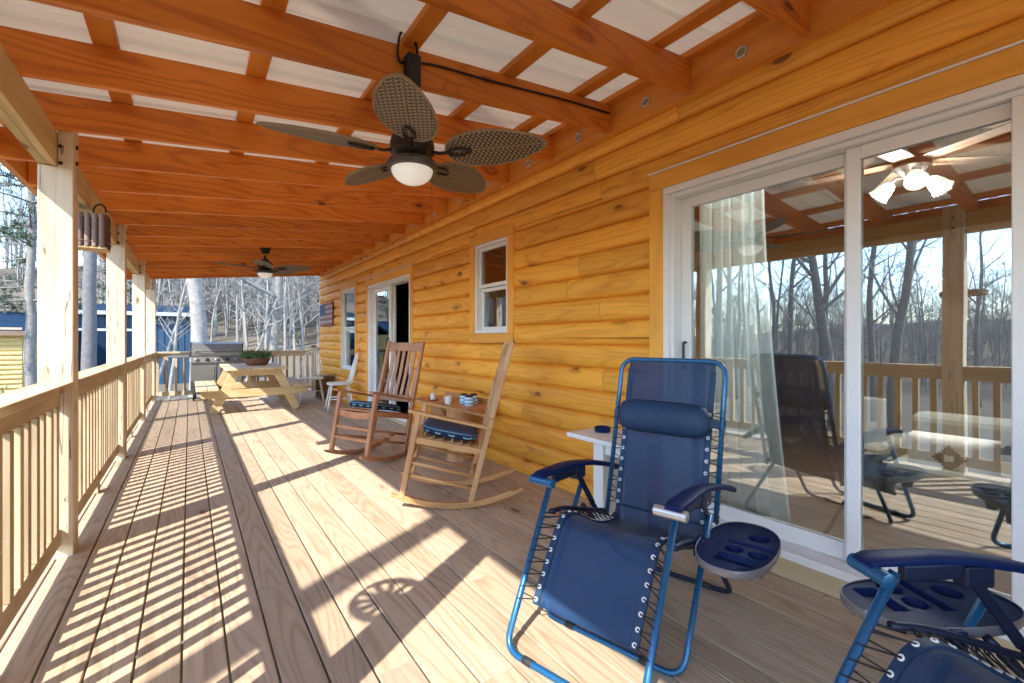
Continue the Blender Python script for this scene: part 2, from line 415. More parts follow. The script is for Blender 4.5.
def thing(name, label, cat, loc=(0, 0, 0), rz=0., group=None):
    o = bpy.data.objects.new(name, None); COL.objects.link(o); o.location = loc; o.rotation_euler = (0, 0, rz)
    o.empty_display_size = .1
    return tag(o, label, cat, group)

def dup(root, loc, rz=0., label=None, group=None, scale=None):
    """copy of a thing with its parts and their sub-parts"""
    r = root.copy(); COL.objects.link(r); r.location = loc; r.rotation_euler = (0, 0, rz)
    if scale: r.scale = (scale, scale, scale)
    if label: r['label'] = label
    if group: r['group'] = group
    def kids(src, dst):
        for ch in list(src.children):
            c = ch.copy(); COL.objects.link(c); c.parent = dst; kids(ch, c)
    kids(root, r); return r

# ------------------------------------------------------------------ camera
F_PX, YAW, CAM_H = 455., R(35.33), 1.175
cam = bpy.data.cameras.new('camera'); co = bpy.data.objects.new('camera', cam); COL.objects.link(co)
cam.lens = 16.; cam.sensor_width = 36.; cam.shift_y = -1.5 / 1024.; cam.clip_end = 900; cam.clip_start = .05
co.location = (0, 0, CAM_H); co.rotation_euler = (R(90), 0, -YAW); SC.camera = co
def along(px, zc):
    """plan point seen in image column px at depth zc (used once to set out the site plan)"""
    u = (px - 512) / F_PX * zc
    return (zc * math.sin(YAW) + u * math.cos(YAW), zc * math.cos(YAW) - u * math.sin(YAW))

# ------------------------------------------------------------------ light
SUN = Vector((1., .62, -1.0)).normalized()
sl = bpy.data.lights.new('sun', 'SUN'); sl.energy = 2.02; sl.angle = R(.53); sl.color = (1., .945, .865)
so = bpy.data.objects.new('sun', sl); COL.objects.link(so); so.rotation_euler = SUN.to_track_quat('-Z', 'Y').to_euler(); so.location = (-20, -12, 20)
w = bpy.data.worlds.new('World'); SC.world = w; w.use_nodes = True
wt = w.node_tree; bg = wt.nodes['Background']
sky = wt.nodes.new('ShaderNodeTexSky'); sky.sky_type = 'NISHITA'; sky.sun_disc = False
sky.sun_elevation = R(40.4); sky.sun_rotation = math.atan2(-1., -.62); sky.altitude = 300; sky.air_density = 1.0; sky.dust_density = .2; sky.ozone_density = 2.
wt.links.new(sky.outputs[0], bg.inputs[0]); bg.inputs[1].default_value = .15
SC.view_settings.view_transform = 'Standard'; SC.view_settings.look = 'None'; SC.view_settings.exposure = 2.46; SC.view_settings.gamma = 1.
SC.render.engine = 'CYCLES'
SC.cycles.use_denoising = True
SC.cycles.max_bounces = 10; SC.cycles.diffuse_bounces = 6; SC.cycles.glossy_bounces = 5; SC.cycles.transmission_bounces = 6; SC.cycles.transparent_max_bounces = 16
SC.cycles.sample_clamp_indirect = 8.; SC.cycles.caustics_reflective = False

# ================================================================== SETTING
DECK_Y0, DECK_Y1 = -4.1, 11.42
WX = 2.445            # plane of the log wall's grooves; logs bulge to 2.41
POST_IN, POST_OUT = -.517, -.657

def deck():
    mb = MB(); gaps = .397
    k0 = -8
    for k in range(k0, 15):
        x0 = gaps + .14 * k + .004; x1 = x0 + .132
        if x0 < -.75: continue
        if x0 > WX + .02: break
        y = DECK_Y0
        cuts = [DECK_Y0]
        yy = DECK_Y0 + rnd.uniform(.6, 3.6)
        while yy < DECK_Y1 - .5: cuts.append(yy); yy += rnd.choice((3.66, 3.66, 4.88))
        cuts.append(DECK_Y1)
        for a, b in zip(cuts[:-1], cuts[1:]):
            dz = rnd.uniform(-.0015, 0)
            mb.box(x0, x1, a + .0015, b - .0015, -.03 + dz, dz)
    o = mb.build('deck_floor', M['deck'], bevel=.003, seg=2); tag(o, kind='structure')
    # joists and rim below
    mb = MB()
    y = DECK_Y0 + .2
    while y < DECK_Y1: mb.box(-.70, WX, y, y + .038, -.22, -.0325); y += .4064
    mb.box(-.755, -.717, DECK_Y0, DECK_Y1, -.28, -.033)
    mb.box(-.755, WX, DECK_Y1 + .002, DECK_Y1 + .04, -.28, -.002)
    o = mb.build('deck_floor_joists', M['rail']); tag(o, kind='structure')
deck()

def ground_z(x, y):
    z = -1.25
    if x < -2: z -= min(.05 * (-2 - x), 2.2)
    if x < -45: z += .045 * (-45 - x)
    if y > 34: z += .30 * (y - 34) if y < 75 else .30 * 41 + .1 * (y - 75)
    if y > 34 and x < -8: z -= min((-8 - x) * .10, .8 * .30 * (y - 34))
    return z + .25 * mnoise.noise((x * .12, y * .12, 0)) * min(1., max(0., (abs(x) + abs(y) - 12) / 12))
def terrain():
    def axis(lo, hi):
        a = [];
        for t in np.linspace(-1, 1, 91): a.append(math.copysign(abs(t) ** 2.2, t))
        a = np.array(a); return np.where(a < 0, -a * lo, a * hi)
    xs = axis(-380., 380.); ys = axis(-380., 380.)
    mb = MB(); mb.grid([[(x, y, ground_z(x, y)) for x in xs] for y in ys])
    o = mb.build('ground', M['ground'], smooth=True); tag(o, kind='structure')
terrain()

# ------------------------------------------------------------------ the cabin
cabin = thing('log_cabin', 'amber stained log cabin wall with white sliding doors and windows along the porch', 'log cabin', (WX, 4., 0))
class CB(MB):
    """builds in world coordinates, stored relative to a thing's base"""
    def __init__(s, base): super().__init__(); s.base = base
    def build(s, name, mat, parent=None, **kw):
        bx, by, bz = s.base
        s.v = [(x - bx, y - by, z - bz) for x, y, z in s.v]
        return super().build(name, mat, parent, **kw)
CBASE = (WX, 4., 0)
WALL_Y0, WALL_Y1 = -4.2, 10.97
D1 = dict(y0=-.145, y1=1.768, z0=.10, z1=2.118)       # near sliding door frame
D2 = dict(y0=5.752, y1=7.511, z0=.06, z1=2.065)       # far sliding door frame
W1 = dict(y0=3.467, y1=4.061, z0=1.243, z1=2.144)     # small sash window
W2 = dict(y0=8.233, y1=9.128, z0=.62, z1=2.13)        # far sash window
OPEN = [(D1['y0'] - .05, D1['y1'] + .05, -.1, D1['z1'] + .05), (D2['y0'] - .05, D2['y1'] + .05, -.1, D2['z1'] + .05),
        (W1['y0'] - .05, W1['y1'] + .05, W1['z0'] - .05, W1['z1'] + .05), (W2['y0'] - .05, W2['y1'] + .05, W2['z0'] - .05, W2['z1'] + .05)]
def log_wall():
    mb = CB(CBASE); H = .171; z0 = 2.508 - 15 * H
    for c in range(16):
        a = z0 + c * H; N = 14
        cuts = [WALL_Y0]; y = WALL_Y0 + rnd.uniform(1., 4.)
        while y < WALL_Y1 - .8: cuts.append(y); y += rnd.uniform(2.8, 4.9)
        cuts.append(WALL_Y1)
        bul = .038 + rnd.uniform(-.002, .002)
        for ya, yb in zip(cuts[:-1], cuts[1:]):
            ya += .0012; yb -= .0012
            vid = {}
            vs = []; fs = []
            def V(y, i):
                k = (round(y, 4), i)
                if k not in vid:
                    u = -1 + 2 * i / N
                    b = -.009 if i in (0, N) else bul * (max(0., 1 - abs(u) ** 2.4)) ** .55
                    vid[k] = len(vs); vs.append((WX - b, y, a + H * i / N))
                return vid[k]
            for i in range(N):
                zm = a + H * (i + .5) / N
                if zm < -.02 or zm > 2.66: continue
                iv = [(ya, yb)]
                for oy0, oy1, oz0, oz1 in OPEN:
                    if oz0 < zm < oz1:
                        nv = []
                        for p, q in iv:
                            if q <= oy0 or p >= oy1: nv.append((p, q)); continue
                            if p < oy0: nv.append((p, oy0))
                            if q > oy1: nv.append((oy1, q))
                        iv = nv
                for p, q in iv: fs.append((V(p, i), V(q, i), V(q, i + 1), V(p, i + 1)))
            if fs: mb.add(vs, fs)
    return mb.build('log_wall', M['wall'], cabin, smooth=True)
log_wall()
def end_wall():
    mb = CB(CBASE)
    for k in range(17):      # gable-side logs turning the corner
        z = k * .171
        mb.box(WX - .004, 8.2, WALL_Y1 - .02, WALL_Y1 + .03, z + .004, z + .167)
    mb.build('end_wall', M['wall'], cabin, bevel=.012)
    mb = CB(CBASE)           # wall core behind the log siding, with the openings left free
    x0, x1 = WX + .014, WX + .16
    ys = sorted([(D1['y0'], D1['y1'], 0., D1['z1']), (W1['y0'], W1['y1'], W1['z0'], W1['z1']), (D2['y0'], D2['y1'], 0., D2['z1']), (W2['y0'], W2['y1'], W2['z0'], W2['z1'])])
    y = WALL_Y0
    for a, b, z0, z1 in ys:
        mb.box(x0, x1, y, a, -.2, 2.75)
        if z0 > 0: mb.box(x0, x1, a, b, -.2, z0)
        mb.box(x0, x1, a, b, z1, 2.75); y = b
    mb.box(x0, x1, y, WALL_Y1 - .03, -.2, 2.75)
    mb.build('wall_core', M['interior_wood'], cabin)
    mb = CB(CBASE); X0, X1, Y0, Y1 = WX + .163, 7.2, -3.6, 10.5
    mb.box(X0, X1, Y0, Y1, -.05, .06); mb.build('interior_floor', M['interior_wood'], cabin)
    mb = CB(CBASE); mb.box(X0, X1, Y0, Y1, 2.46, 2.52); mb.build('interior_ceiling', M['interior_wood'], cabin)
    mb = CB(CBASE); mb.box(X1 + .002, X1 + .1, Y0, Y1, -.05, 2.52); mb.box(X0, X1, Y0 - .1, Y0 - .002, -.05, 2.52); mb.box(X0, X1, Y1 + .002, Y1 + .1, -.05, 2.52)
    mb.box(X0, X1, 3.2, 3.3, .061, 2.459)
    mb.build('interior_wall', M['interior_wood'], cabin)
end_wall()

def casing(o, name, d, wdt=.095, bottom=True, xf=2.400, head_over=.0, headw=None):
    """flat amber boards round an opening, proud of the logs"""
    hw = headw or wdt; x0, x1 = xf, WX + .02
    z0 = d['z0'] - (wdt if bottom else 0)
    for y0, y1 in ((d['y0'] - wdt, d['y0'] - .001), (d['y1'] + .001, d['y1'] + wdt)):
        mb = CB(CBASE); mb.box(x0, x1, y0, y1, z0, d['z1'] - .001 + .0); mb.build('side_casing', M['casing_z'], o, bevel=.003)
    mb = CB(CBASE); mb.box(x0 - .003, x1, d['y0'] - wdt - head_over, d['y1'] + wdt + head_over, d['z1'] + .001, d['z1'] + hw); mb.build('head_casing', M['casing_y'], o, bevel=.003)
    if bottom:
        mb = CB(CBASE); mb.box(x0 - .003, x1, d['y0'] - wdt, d['y1'] + wdt, d['z0'] - wdt - .003, d['z0'] - .002); mb.build('sill_board', M['casing_y'], o, bevel=.003)

def rect_frame(o, name, x0, x1, y0, y1, z0, z1, w, mat, wb=None, wt_=None, bevel=.004):
    mb = CB(CBASE); wb = wb or w; wt_ = wt_ or w
    mb.box(x0, x1, y0, y0 + w, z0, z1); mb.box(x0, x1, y1 - w, y1, z0, z1)
    mb.box(x0, x1, y0 + w, y1 - w, z0, z0 + wb); mb.box(x0, x1, y0 + w, y1 - w, z1 - wt_, z1)
    return mb.build(name, mat, o, bevel=bevel)

def pane(o, x, y0, y1, z0, z1, th=.006):
    mb = CB(CBASE); mb.box(x, x + th, y0, y1, z0, z1); return mb.build('pane', M['glass'], o)

def part_empty(name, parent, loc_world):
    e = bpy.data.objects.new(name, None); COL.objects.link(e); e.parent = parent; e.empty_display_size = .1
    return e

def sliding_door(d, near):
    o = part_empty('sliding_door', cabin, None)
    o['label'] = 'near white sliding glass door beside the blue recliners' if near else 'far white sliding glass door standing half open'
    casing(o, 'casing', d, .10, bottom=False, headw=.104)
    fx0, fx1 = 2.404, WX + .11
    y0, y1, z0, z1 = d['y0'], d['y1'], d['z0'], d['z1']
    mb = CB(CBASE)            # outer frame with stepped jambs
    for a, b in ((y0, y0 + .038), (y1 - .038, y1)): mb.box(fx0, fx1, a, b, z0 + .042, z1 - .042)
    mb.box(fx0, fx1, y0, y1, z1 - .04, z1); mb.box(fx0 - .02, fx1, y0, y1, z0, z0 + .04)
    for a, b in ((y0 + .038, y0 + .062), (y1 - .062, y1 - .038)): mb.box(fx0 + .022, fx1, a, b, z0 + .042, z1 - .042)
    mb.box(fx0 + .022, fx1, y0 + .064, y1 - .064, z1 - .066, z1 - .042)
    mb.build('frame', M['vinyl'], o, bevel=.003)
    mb = CB(CBASE); mb.box(2.396, WX + .02, y0 - .1, y1 + .1, .002, z0 - .002); mb.build('threshold_board', M['rail'], o, bevel=.003)
    mb = CB(CBASE); mb.box(2.388, WX + .02, y0 - .103, y1 + .103, z1 + .105, z1 + .112); mb.build('drip_flashing', M['vinyl'], o)
    ym = (y0 + y1) / 2 if not near else .812 * 1.012
    sz0, sz1 = z0 + .042, z1 - .068
    sx = WX + .055            # recessed far-side panel
    def sash(x, a, b, w=.07):
        s = rect_frame(o, 'sash', x, x + .035, a, b, sz0, sz1, w, M['vinyl'], wb=.085, wt_=.06)
        pane(s, x + .014, a + w - .003, b - w + .003, sz0 + .082, sz1 - .057)
        return s
    if near:
        sash(sx, ym - .05, y1 - .064, .068)
        s = sash(WX + .012, y0 + .064, ym - .004, .055)
        # half-drawn insect screen panel at the right, a slim frame running on the outer track
        fr = rect_frame(o, 'screen_panel', WX - .026, WX - .006, y0 + .066, .298, sz0, sz1, .05, M['vinyl'])
        hx = 2.44
        mb = CB(CBASE); mb.tube(fillet([(sx - .002, y1 - .10, 1.0), (sx - .03, y1 - .10, 1.0), (sx - .03, y1 - .10, 1.16), (sx - .002, y1 - .10, 1.16)], .01), .008, 8); mb.build('handle', M['black'], o, smooth=True)
    else:
        sash(sx, ym - .05, y1 - .064, .07)
        sash(WX + .012, ym - .02, y1 - .16, .07)
        mb = CB(CBASE); mb.tube(fillet([(WX + .01, ym + .02, 1.0), (WX - .03, ym + .02, 1.0), (WX - .03, ym + .02, 1.2), (WX + .01, ym + .02, 1.2)], .01), .01, 8); mb.build('handle', M['black'], o, smooth=True)
    return o
sliding_door(D1, True); sliding_door(D2, False)

def sash_window(d, label):
    o = part_empty('window', cabin, None); o['label'] = label
    casing(o, 'casing', d, .095, bottom=True)
    y0, y1, z0, z1 = d['y0'], d['y1'], d['z0'], d['z1']; zm = (z0 + z1) / 2 + .01
    rect_frame(o, 'frame', 2.408, WX + .10, y0, y1, z0, z1, .03, M['vinyl'])
    for a, b, x in ((z0 + .031, zm - .002, WX + .03), (zm + .002, z1 - .031, WX + .0)):
        s = rect_frame(o, 'sash', x, x + .03, y0 + .031, y1 - .031, a, b, .035, M['vinyl'])
        pane(s, x + .012, y0 + .063, y1 - .063, a + .032, b - .032)
sash_window(W1, 'small white sash window between the two sliding doors'); sash_window(W2, 'tall white sash window near the far corner of the porch')

# ------------------------------------------------------------------ porch roof
RB = (.9, 4., 2.3)
roof = thing('porch_roof', 'orange stained porch roof of rafters and purlins under pale ribbed panels', 'porch roof', RB)
PITCH = .103
def raf_z(x): return 2.600 - PITCH * (2.35 - x)          # underside of the rafters
RAF_Y = [1.537 + .6096 * k for k in range(-9, 16)]
for y in RAF_Y:
    mb = CB(RB); xa, xb = -.928, 2.352; d = .184
    mb.prism([(xa, raf_z(xa)), (xb, raf_z(xb)), (xb, raf_z(xb) + d), (xa, raf_z(xa) + d)], 'Y', y, y + .038)
    mb.build('rafter', M['rafter'], roof, bevel=.003)
for x in (-.86, -.31, .29, .90, 1.505, 2.06):
    mb = CB(RB); z0 = raf_z(x) + .186; h = .045
    mb.prism([(x - .045, raf_z(x - .045) + .1855), (x + .045, raf_z(x + .045) + .1855), (x + .045, raf_z(x + .045) + .22), (x - .045, raf_z(x - .045) + .22)], 'Y', -4.0, 10.72)
    mb.build('purlin', M['purlin'], roof)
mb = CB(RB)     # ribbed tin sheet
ys = []; y = -4.1
prof = []
while y < 10.86:
    for dy, dz in ((0, 0), (.055, 0), (.06, .004), (.115, .004), (.12, 0), (.178, 0), (.196, .02), (.216, .02)): prof.append((y + dy, dz))
    y += .2286
rows = []
for x in np.linspace(-1.03, 2.5, 3): rows.append([(x, yy, raf_z(x) + .2225 + dz) for yy, dz in prof])
mb.grid(rows); mb.build('roof_panel', M['tin'], roof)
mb = CB(RB); mb.box(-.968, -.930, -4.05, 10.74, 2.285, 2.452); mb.build('fascia', M['ledger'], roof, bevel=.003)
for x0, x1 in ((-.657, -.6195), (-.6185, -.581)):
    mb = CB(RB); ys = [-4.05, -1.44, 3.48, 8.40, 10.74]
    mb.box(x0, x1, -4.05, 10.74, 2.113, 2.297); mb.build('header_beam', M['beam'], roof, bevel=.004)
mb = CB(RB); mb.box(2.354, 2.404, -4.05, 10.72, 2.583, 2.822); mb.build('ledger_board', M['ledger'], roof, bevel=.003)
mb = CB(RB); mb.box(2.300, 2.352, -4.05, 10.72, raf_z(2.3) + .186, raf_z(2.3) + .219); mb.build('wall_purlin', M['purlin'], roof)
for k in range(-6, 15):   # round vents let into the ledger, one to a bay
    y = 1.247 + .6096 * k
    mb = CB(RB); mb.lathe([(.031, 0), (.031, .006), (.026, .009), (.022, .006), (.022, .003)], (2.3535, y, 2.678), 20, axis=(-1, 0, 0), cap=False)
    v = mb.build('vent_ring', M['silver'], roof, smooth='auto')
    mb = CB(RB); mb.lathe([(.0218, .001), (.0218, .004), (.012, .0055), (.0005, .006)], (2.3535, y, 2.678), 16, axis=(-1, 0, 0)); mb.build('vent_screen', M['vent_tan'], v, smooth='auto')

# ------------------------------------------------------------------ posts, rails
POST_Y = [3.415 + 2.458 * k for k in range(-3, 4)]
plabels = {0: 'rough pine porch post behind the viewer at the near end of the railing', 1: 'rough pine porch post second from the near end', 2: 'rough pine porch post beside the recliner end of the deck',
           3: 'wide sunlit pine porch post nearest the viewer, with the hanging slat lantern just beyond it', 4: 'sunlit pine porch post just beyond the hanging slat lantern', 5: 'grey shaded pine porch post, second from the far end', 6: 'sunlit pine corner post at the far end of the porch roof'}
for i, y in enumerate(POST_Y):
    o = thing('porch_post', plabels[i], 'post', (-.587, y + .07, 0), 0, 'pine posts holding up the porch roof')
    mb = MB(); a = .07
    z1i = raf_z(-.55) + .06
    mb.prism([(-a, -.35), (a, -.35), (a, z1i), (.0075, z1i), (.0075, 2.111), (-a, 2.111)], 'Y', -a, a)
    mb.build('post_timber', M['post'], o, bevel=.006)
    for z in (2.16, 2.25):
        mb = MB(); mb.tube([(.069, 0, z), (.079, 0, z)], .012, 6); mb.build('bolt', M['dark_metal'], o)
        mb = MB(); mb.tube([(.02, -a + .001, z - .03), (.02, -a - .008, z - .03)], .010, 6); mb.build('bolt', M['dark_metal'], o)

def railing(y0, y1, label, i):
    o = thing('deck_railing', label, 'railing', (-.587, (y0 + y1) / 2, 0), 0, 'railing sections between the porch posts')
    L = (y1 - y0) / 2 - .002
    mb = MB(); mb.box(-.07, .07, -L, L, .909, .947); mb.build('rail_cap', M['rail'], o, bevel=.005)
    mb = MB(); mb.box(-.019, .019, -L, L, .82, .9075); mb.build('top_rail', M['rail'], o, bevel=.003)
    mb = MB(); mb.box(-.019, .019, -L, L, .066, .155); mb.build('bottom_rail', M['rail'], o, bevel=.003)
    mb = MB(); mb.box(-.019, .019, -.045, .045, .0015, .0645); mb.build('rail_block', M['rail'], o, bevel=.003)
    n = int(round((2 * L) / .127)); st = 2 * L / n
    for k in range(n):
        yy = -L + st * (k + .5) + rnd.uniform(-.003, .003); j = rnd.uniform(-.002, .002)
        mb = MB(); mb.box(-.020 + j, .022 + j, yy - .0215, yy + .0215, .1565, .8185); mb.build('baluster', M['baluster'], o, bevel=.002, seg=1)
rl = ['deck railing section nearest the near end, outside the view', 'deck railing section beside the recliners', 'long railing section in front of the nearest sunlit post',
      'railing section between the nearest post and the post past the slat lantern', 'railing section between the second visible post and the shaded grey post', 'short looking last railing section before the corner post']
for i in range(1, 6): railing(POST_Y[i] + .14, POST_Y[i + 1], rl[i], i)

def end_rail():
    o = thing('deck_railing', 'far end railing behind the grill and the picnic table', 'railing', (.8, 11.3, 0))
    X0, X1 = -1.38, 1.50
    mb = MB(); mb.box(X0, X1, -.06, .06, .905, .943); mb.build('rail_cap', M['railx'], o, bevel=.005)
    mb = MB(); mb.box(X0, X1, -.019, .019, .815, .903); mb.build('top_rail', M['railx'], o, bevel=.003)
    mb = MB(); mb.box(X0, X1, -.019, .019, .066, .155); mb.build('bottom_rail', M['railx'], o, bevel=.003)
    n = 20
    for k in range(n):
        x = X0 + (X1 - X0) * (k + .5) / n
        mb = MB(); mb.box(x - .022, x + .022, -.022, .022, .1565, .8135); mb.build('baluster', M['baluster'], o, bevel=.002, seg=1)
    for x, mt in ((X0 - .055, M['white_paint']), (X1 + .055, M['oldwood'])):
        mb = MB(); mb.box(x - .047, x + .047, -.047, .047, -.2, 1.0); p = mb.build('newel_post', M['post'], o, bevel=.003)
        mb = MB(); mb.box(x - .058, x + .058, -.058, .058, 1.001, 1.03); mb.prism([(x - .05, 1.03), (x + .05, 1.03), (x + .012, 1.06), (x - .012, 1.06)], 'Y', -.04, .04); mb.build('post_cap', mt, p, bevel=.003)
    # short return along the left edge from the roof corner to the end
    for z0, z1, w in ((.905, .943, .06), (.815, .903, .019), (.066, .155, .019)):
        mb = MB(); mb.box(-1.387 - w, -1.387 + w, POST_Y[6] + .143 - 11.3, -.062, z0, z1); mb.build('return_rail', M['rail'], o, bevel=.003)
    for k in range(2):
        mb = MB(); y = POST_Y[6] + .24 - 11.3 + .127 * k; mb.box(-1.409, -1.365, y - .02, y + .02, .1565, .8135); mb.build('baluster', M['baluster'], o)
end_rail()

# ------------------------------------------------------------------ zero-gravity recliners
def make_recliner(label, loc, rz, tray_side):
    """local axes: x = sitter's left-to-right as seen from in front, -y = forward"""
    t = thing('recliner_chair', label, 'recliner chair', loc, rz, 'blue folding recliners by the near door')
    P = lambda s, w, z: (w, -s, z)
    r = .0115
    def U(name, s_top, z_top, s_bot, z_bot, hw, mat=M['frame_blue'], rr=r):
        pts = fillet([P(s_top, -hw, z_top), P(s_bot, -hw, z_bot), P(s_bot, hw, z_bot), P(s_top, hw, z_top)], .07, 8)
        mb = MB(); mb.tube(pts, rr, 12); return mb.build(name, mat, t, smooth=True)
    U('front_leg_frame', .0, .585, .298, .0125, .268, rr=.0125)
    U('middle_leg_frame', -.275, .49, .02, .0125, .295)
    U('rear_leg_frame', -.26, .40, -.655, .0125, .275, M['navy_dark'])
    # caps at the floor corners
    mb = MB()
    for s in (-.655, .02, .298):
        for w in (-.16, .16): mb.lathe([(.0135, -.02), (.0145, 0), (.0135, .02)], P(s, w, .0135), 10, axis=(1, 0, 0))
    mb.build('floor_glide', M['rubber'], t, smooth=True)
    # back loop
    hb = .257
    bl, tl = (-.455, .30), (-.628, 1.075)
    pts = fillet([P(bl[0], -hb, bl[1]), P(tl[0], -hb, tl[1]), P(tl[0], hb, tl[1]), P(bl[0], hb, bl[1])], .075, 8)
    mb = MB(); mb.tube(pts, .0115, 12); mb.build('back_frame', M['frame_blue'], t, smooth=True)
    for sg in (-1, 1):
        hw = .262 * sg
        mb = MB(); mb.tube(catmull([P(.018, hw, .452), P(-.10, hw, .433), P(-.3, hw, .37), P(-.47, hw, .318)], 5), .0105, 10); mb.build('seat_rail', M['navy_dark'], t, smooth=True)
        ax = .283 * sg
        # armrest pad: curved board, fuller at the front
        prof = [(.075, .604, .030), (.05, .612, .034), (-.02, .613, .034), (-.10, .614, .032), (-.20, .607, .030), (-.33, .585, .027), (-.46, .553, .025), (-.58, .517, .022), (-.635, .498, .016)]
        rows = []
        for s, z, h in prof:
            ring = []
            for a in np.linspace(0, 2 * math.pi, 14, endpoint=False):
                ca, sa = math.cos(a), math.sin(a)
                ring.append(P(s, ax + h * 1.0 * math.copysign(abs(ca) ** .7, ca), z + .013 * math.copysign(abs(sa) ** .7, sa)))
            rows.append(ring)
        mb = MB(); mb.grid(rows, closed=True); mb.add(rows[0], [tuple(range(13, -1, -1))]); mb.add(rows[-1], [tuple(range(14))])
        arm = mb.build('armrest', M['plastic_navy'], t, smooth='auto')
        mb = MB(); mb.lathe([(.014, -.058), (.019, -.056), (.019, .056), (.014, .058)], P(.062, ax - .012 * sg, .588), 14, axis=(1, 0, 0)); mb.build('grip', M['silver'] if sg > 0 else M['frame_blue'], arm, smooth='auto')
        mb = MB(); mb.box(ax - .012, ax + .012, .03, .20, .555, .597); mb.box(ax - .02, ax + .02, .19, .27, .535, .592); mb.build('arm_bracket', M['navy_dark'], arm, bevel=.006)
        mb = MB(); mb.bar(P(-.215, ax + .004, .565), P(-.36, ax - .006 * sg, .375), .008, .032, up=(0, 1, 0)); mb.tube(catmull([P(-.36, ax - .006 * sg, .375), P(-.40, ax - .01 * sg, .33), P(-.47, hw, .315)], 4), .012, 8); mb.build('lock_strut', M['navy_dark'], t, bevel=.003)
        mb = MB()
        for s, z in ((-.225, .553), (-.275, .487), (-.31, .443)): mb.lathe([(.007, -.006), (.007, .006), (.003, .009)], P(s, ax + (.012 + .0) * sg, z), 8, axis=(sg, 0, 0))
        mb.build('rivet', M['eyelet'], t, smooth='auto')
    # slings: back and seat
    def sling(name, prof, hw, sag, n=5, close_top=False):
        c = catmull([(0, -s, z) for s, z in prof], n); rows = []
        m = len(c)
        for i, p in enumerate(c):
            tn = (c[min(i + 1, m - 1)] - c[max(i - 1, 0)]).normalized(); nn = Vector((0, -tn.z, tn.y))
            if nn.y > 0 and abs(nn.y) > abs(nn.z): nn = -nn
            row = []
            for k in np.linspace(-1, 1, 15):
                off = sag(i / (m - 1)) * (1 - k * k)
                row.append(p + Vector((k * hw, 0, 0)) - nn * (off if True else 0))
            rows.append(row)
        mb = MB(); mb.grid(rows); return mb.build(name, M['sling'], t, smooth=True, solid=.003)
    sb = sling('back_sling', [(-.632, 1.082), (-.622, 1.045), (-.58, .86), (-.53, .64), (-.485, .43), (-.47, .36)], .213, lambda u: -.022 * math.sin(math.pi * u))
    ss = sling('seat_sling', [(-.475, .37), (-.455, .322), (-.40, .308), (-.30, .326), (-.20, .365), (-.11, .415), (-.04, .442), (.02, .428), (.075, .358), (.135, .262), (.198, .160)], .213, lambda u: -.016 * math.sin(math.pi * min(1, u * 1.2)))
    # hems (doubled cloth edges) and the bungee lacing with its white eyelets
    edge_b = catmull([(0, .618, 1.03), (0, .58, .86), (0, .53, .64), (0, .485, .43), (0, .472, .37)], 6)
    edge_s = catmull([(0, .455, .322), (0, .40, .309), (0, .30, .327), (0, .20, .366), (0, .11, .416), (0, .04, .444), (0, -.02, .430), (0, -.075, .360), (0, -.135, .264), (0, -.196, .164)], 6)
    for sg in (-1, 1):
        mb = MB()
        for ed in (edge_b, edge_s):
            rows = []
            for i, p in enumerate(ed):
                tn = (ed[min(i + 1, len(ed) - 1)] - ed[max(i - 1, 0)]).normalized(); nn = Vector((0, -tn.z, tn.y))
                rows.append([p + Vector((sg * k, 0, 0)) + nn * h for k, h in ((.188, .0045), (.216, .0045), (.216, -.0045), (.188, -.0045))])
            mb.grid(rows, closed=True)
        mb.build('hem', M['frame_blue'] if False else M['pillow_blue'], ss, smooth='auto')
        def lace(ed, k0, k1, step, frame_at, sl_):
            path = []; L = [0.]
            for i in range(1, len(ed)): L.append(L[-1] + (ed[i] - ed[i - 1]).length)
            d = k0
            while d < min(k1, L[-1]):
                i = max(j for j in range(len(L)) if L[j] <= d); i = min(i, len(ed) - 2)
                p = ed[i].lerp(ed[i + 1], (d - L[i]) / max(1e-6, L[i + 1] - L[i])); tn = (ed[i + 1] - ed[i]).normalized(); nn = Vector((0, -tn.z, tn.y))
                if nn.z < 0 and abs(nn.z) > .3: nn = -nn
                elif nn.y > 0: nn = -nn
                g = p + Vector((sg * .203, 0, 0)) + nn * .006
                me = MB(); me.lathe([(.0038, -.001), (.0082, -.001), (.0088, .001), (.0075, .0026), (.0045, .0026), (.0038, .001)], g, 10, axis=nn, cap=False)
                me.build('eyelet', M['eyelet'], sl_, smooth='auto')
                fr = frame_at(p, tn); ft = (frame_at(p + tn * .01, tn) - fr).normalized()
                for q in (fr - ft * step * .34, fr + ft * step * .20):
                    o1 = q + Vector((sg * .0125, 0, 0))
                    if q is not None and len(path) % 7 == 0: pass
                    if (q - fr).dot(ft) < 0: path += [q + nn * .012, o1, q - nn * .011]
                    else: path += [g + nn * .001, q + nn * .012, o1 + ft * .004, q - nn * .011 + ft * .006]
                d += step
            mc = MB(); mc.tube(path, .0029, 5); mc.build('bungee_cord', M['cord_black'], sl_, smooth=True)
        def fb(p, tn):
            tt = (p.z - bl[1]) / (tl[1] - bl[1]); return Vector((sg * .257, -(bl[0] + (tl[0] - bl[0]) * tt), p.z))
        def fs(p, tn):
            s = -p.y
            if s < -.02: return Vector((sg * .262, p.y, .452 + (s - .018) * .275 + .0))
            tt = (.585 - p.z) / .5725; return Vector((sg * .266, -(0 + .298 * tt), p.z))
        lace(edge_b, .20, 2., .052, fb, sb); lace(edge_s, .05, .37, .036, fs, ss); lace(edge_s, .40, 2., .046, fs, ss)
    # head pillow with straps
    rows = []; c = Vector((0, .512, .808)); up = Vector((0, .17, .775)).normalized(); fw = Vector((0, -up.z, up.y))
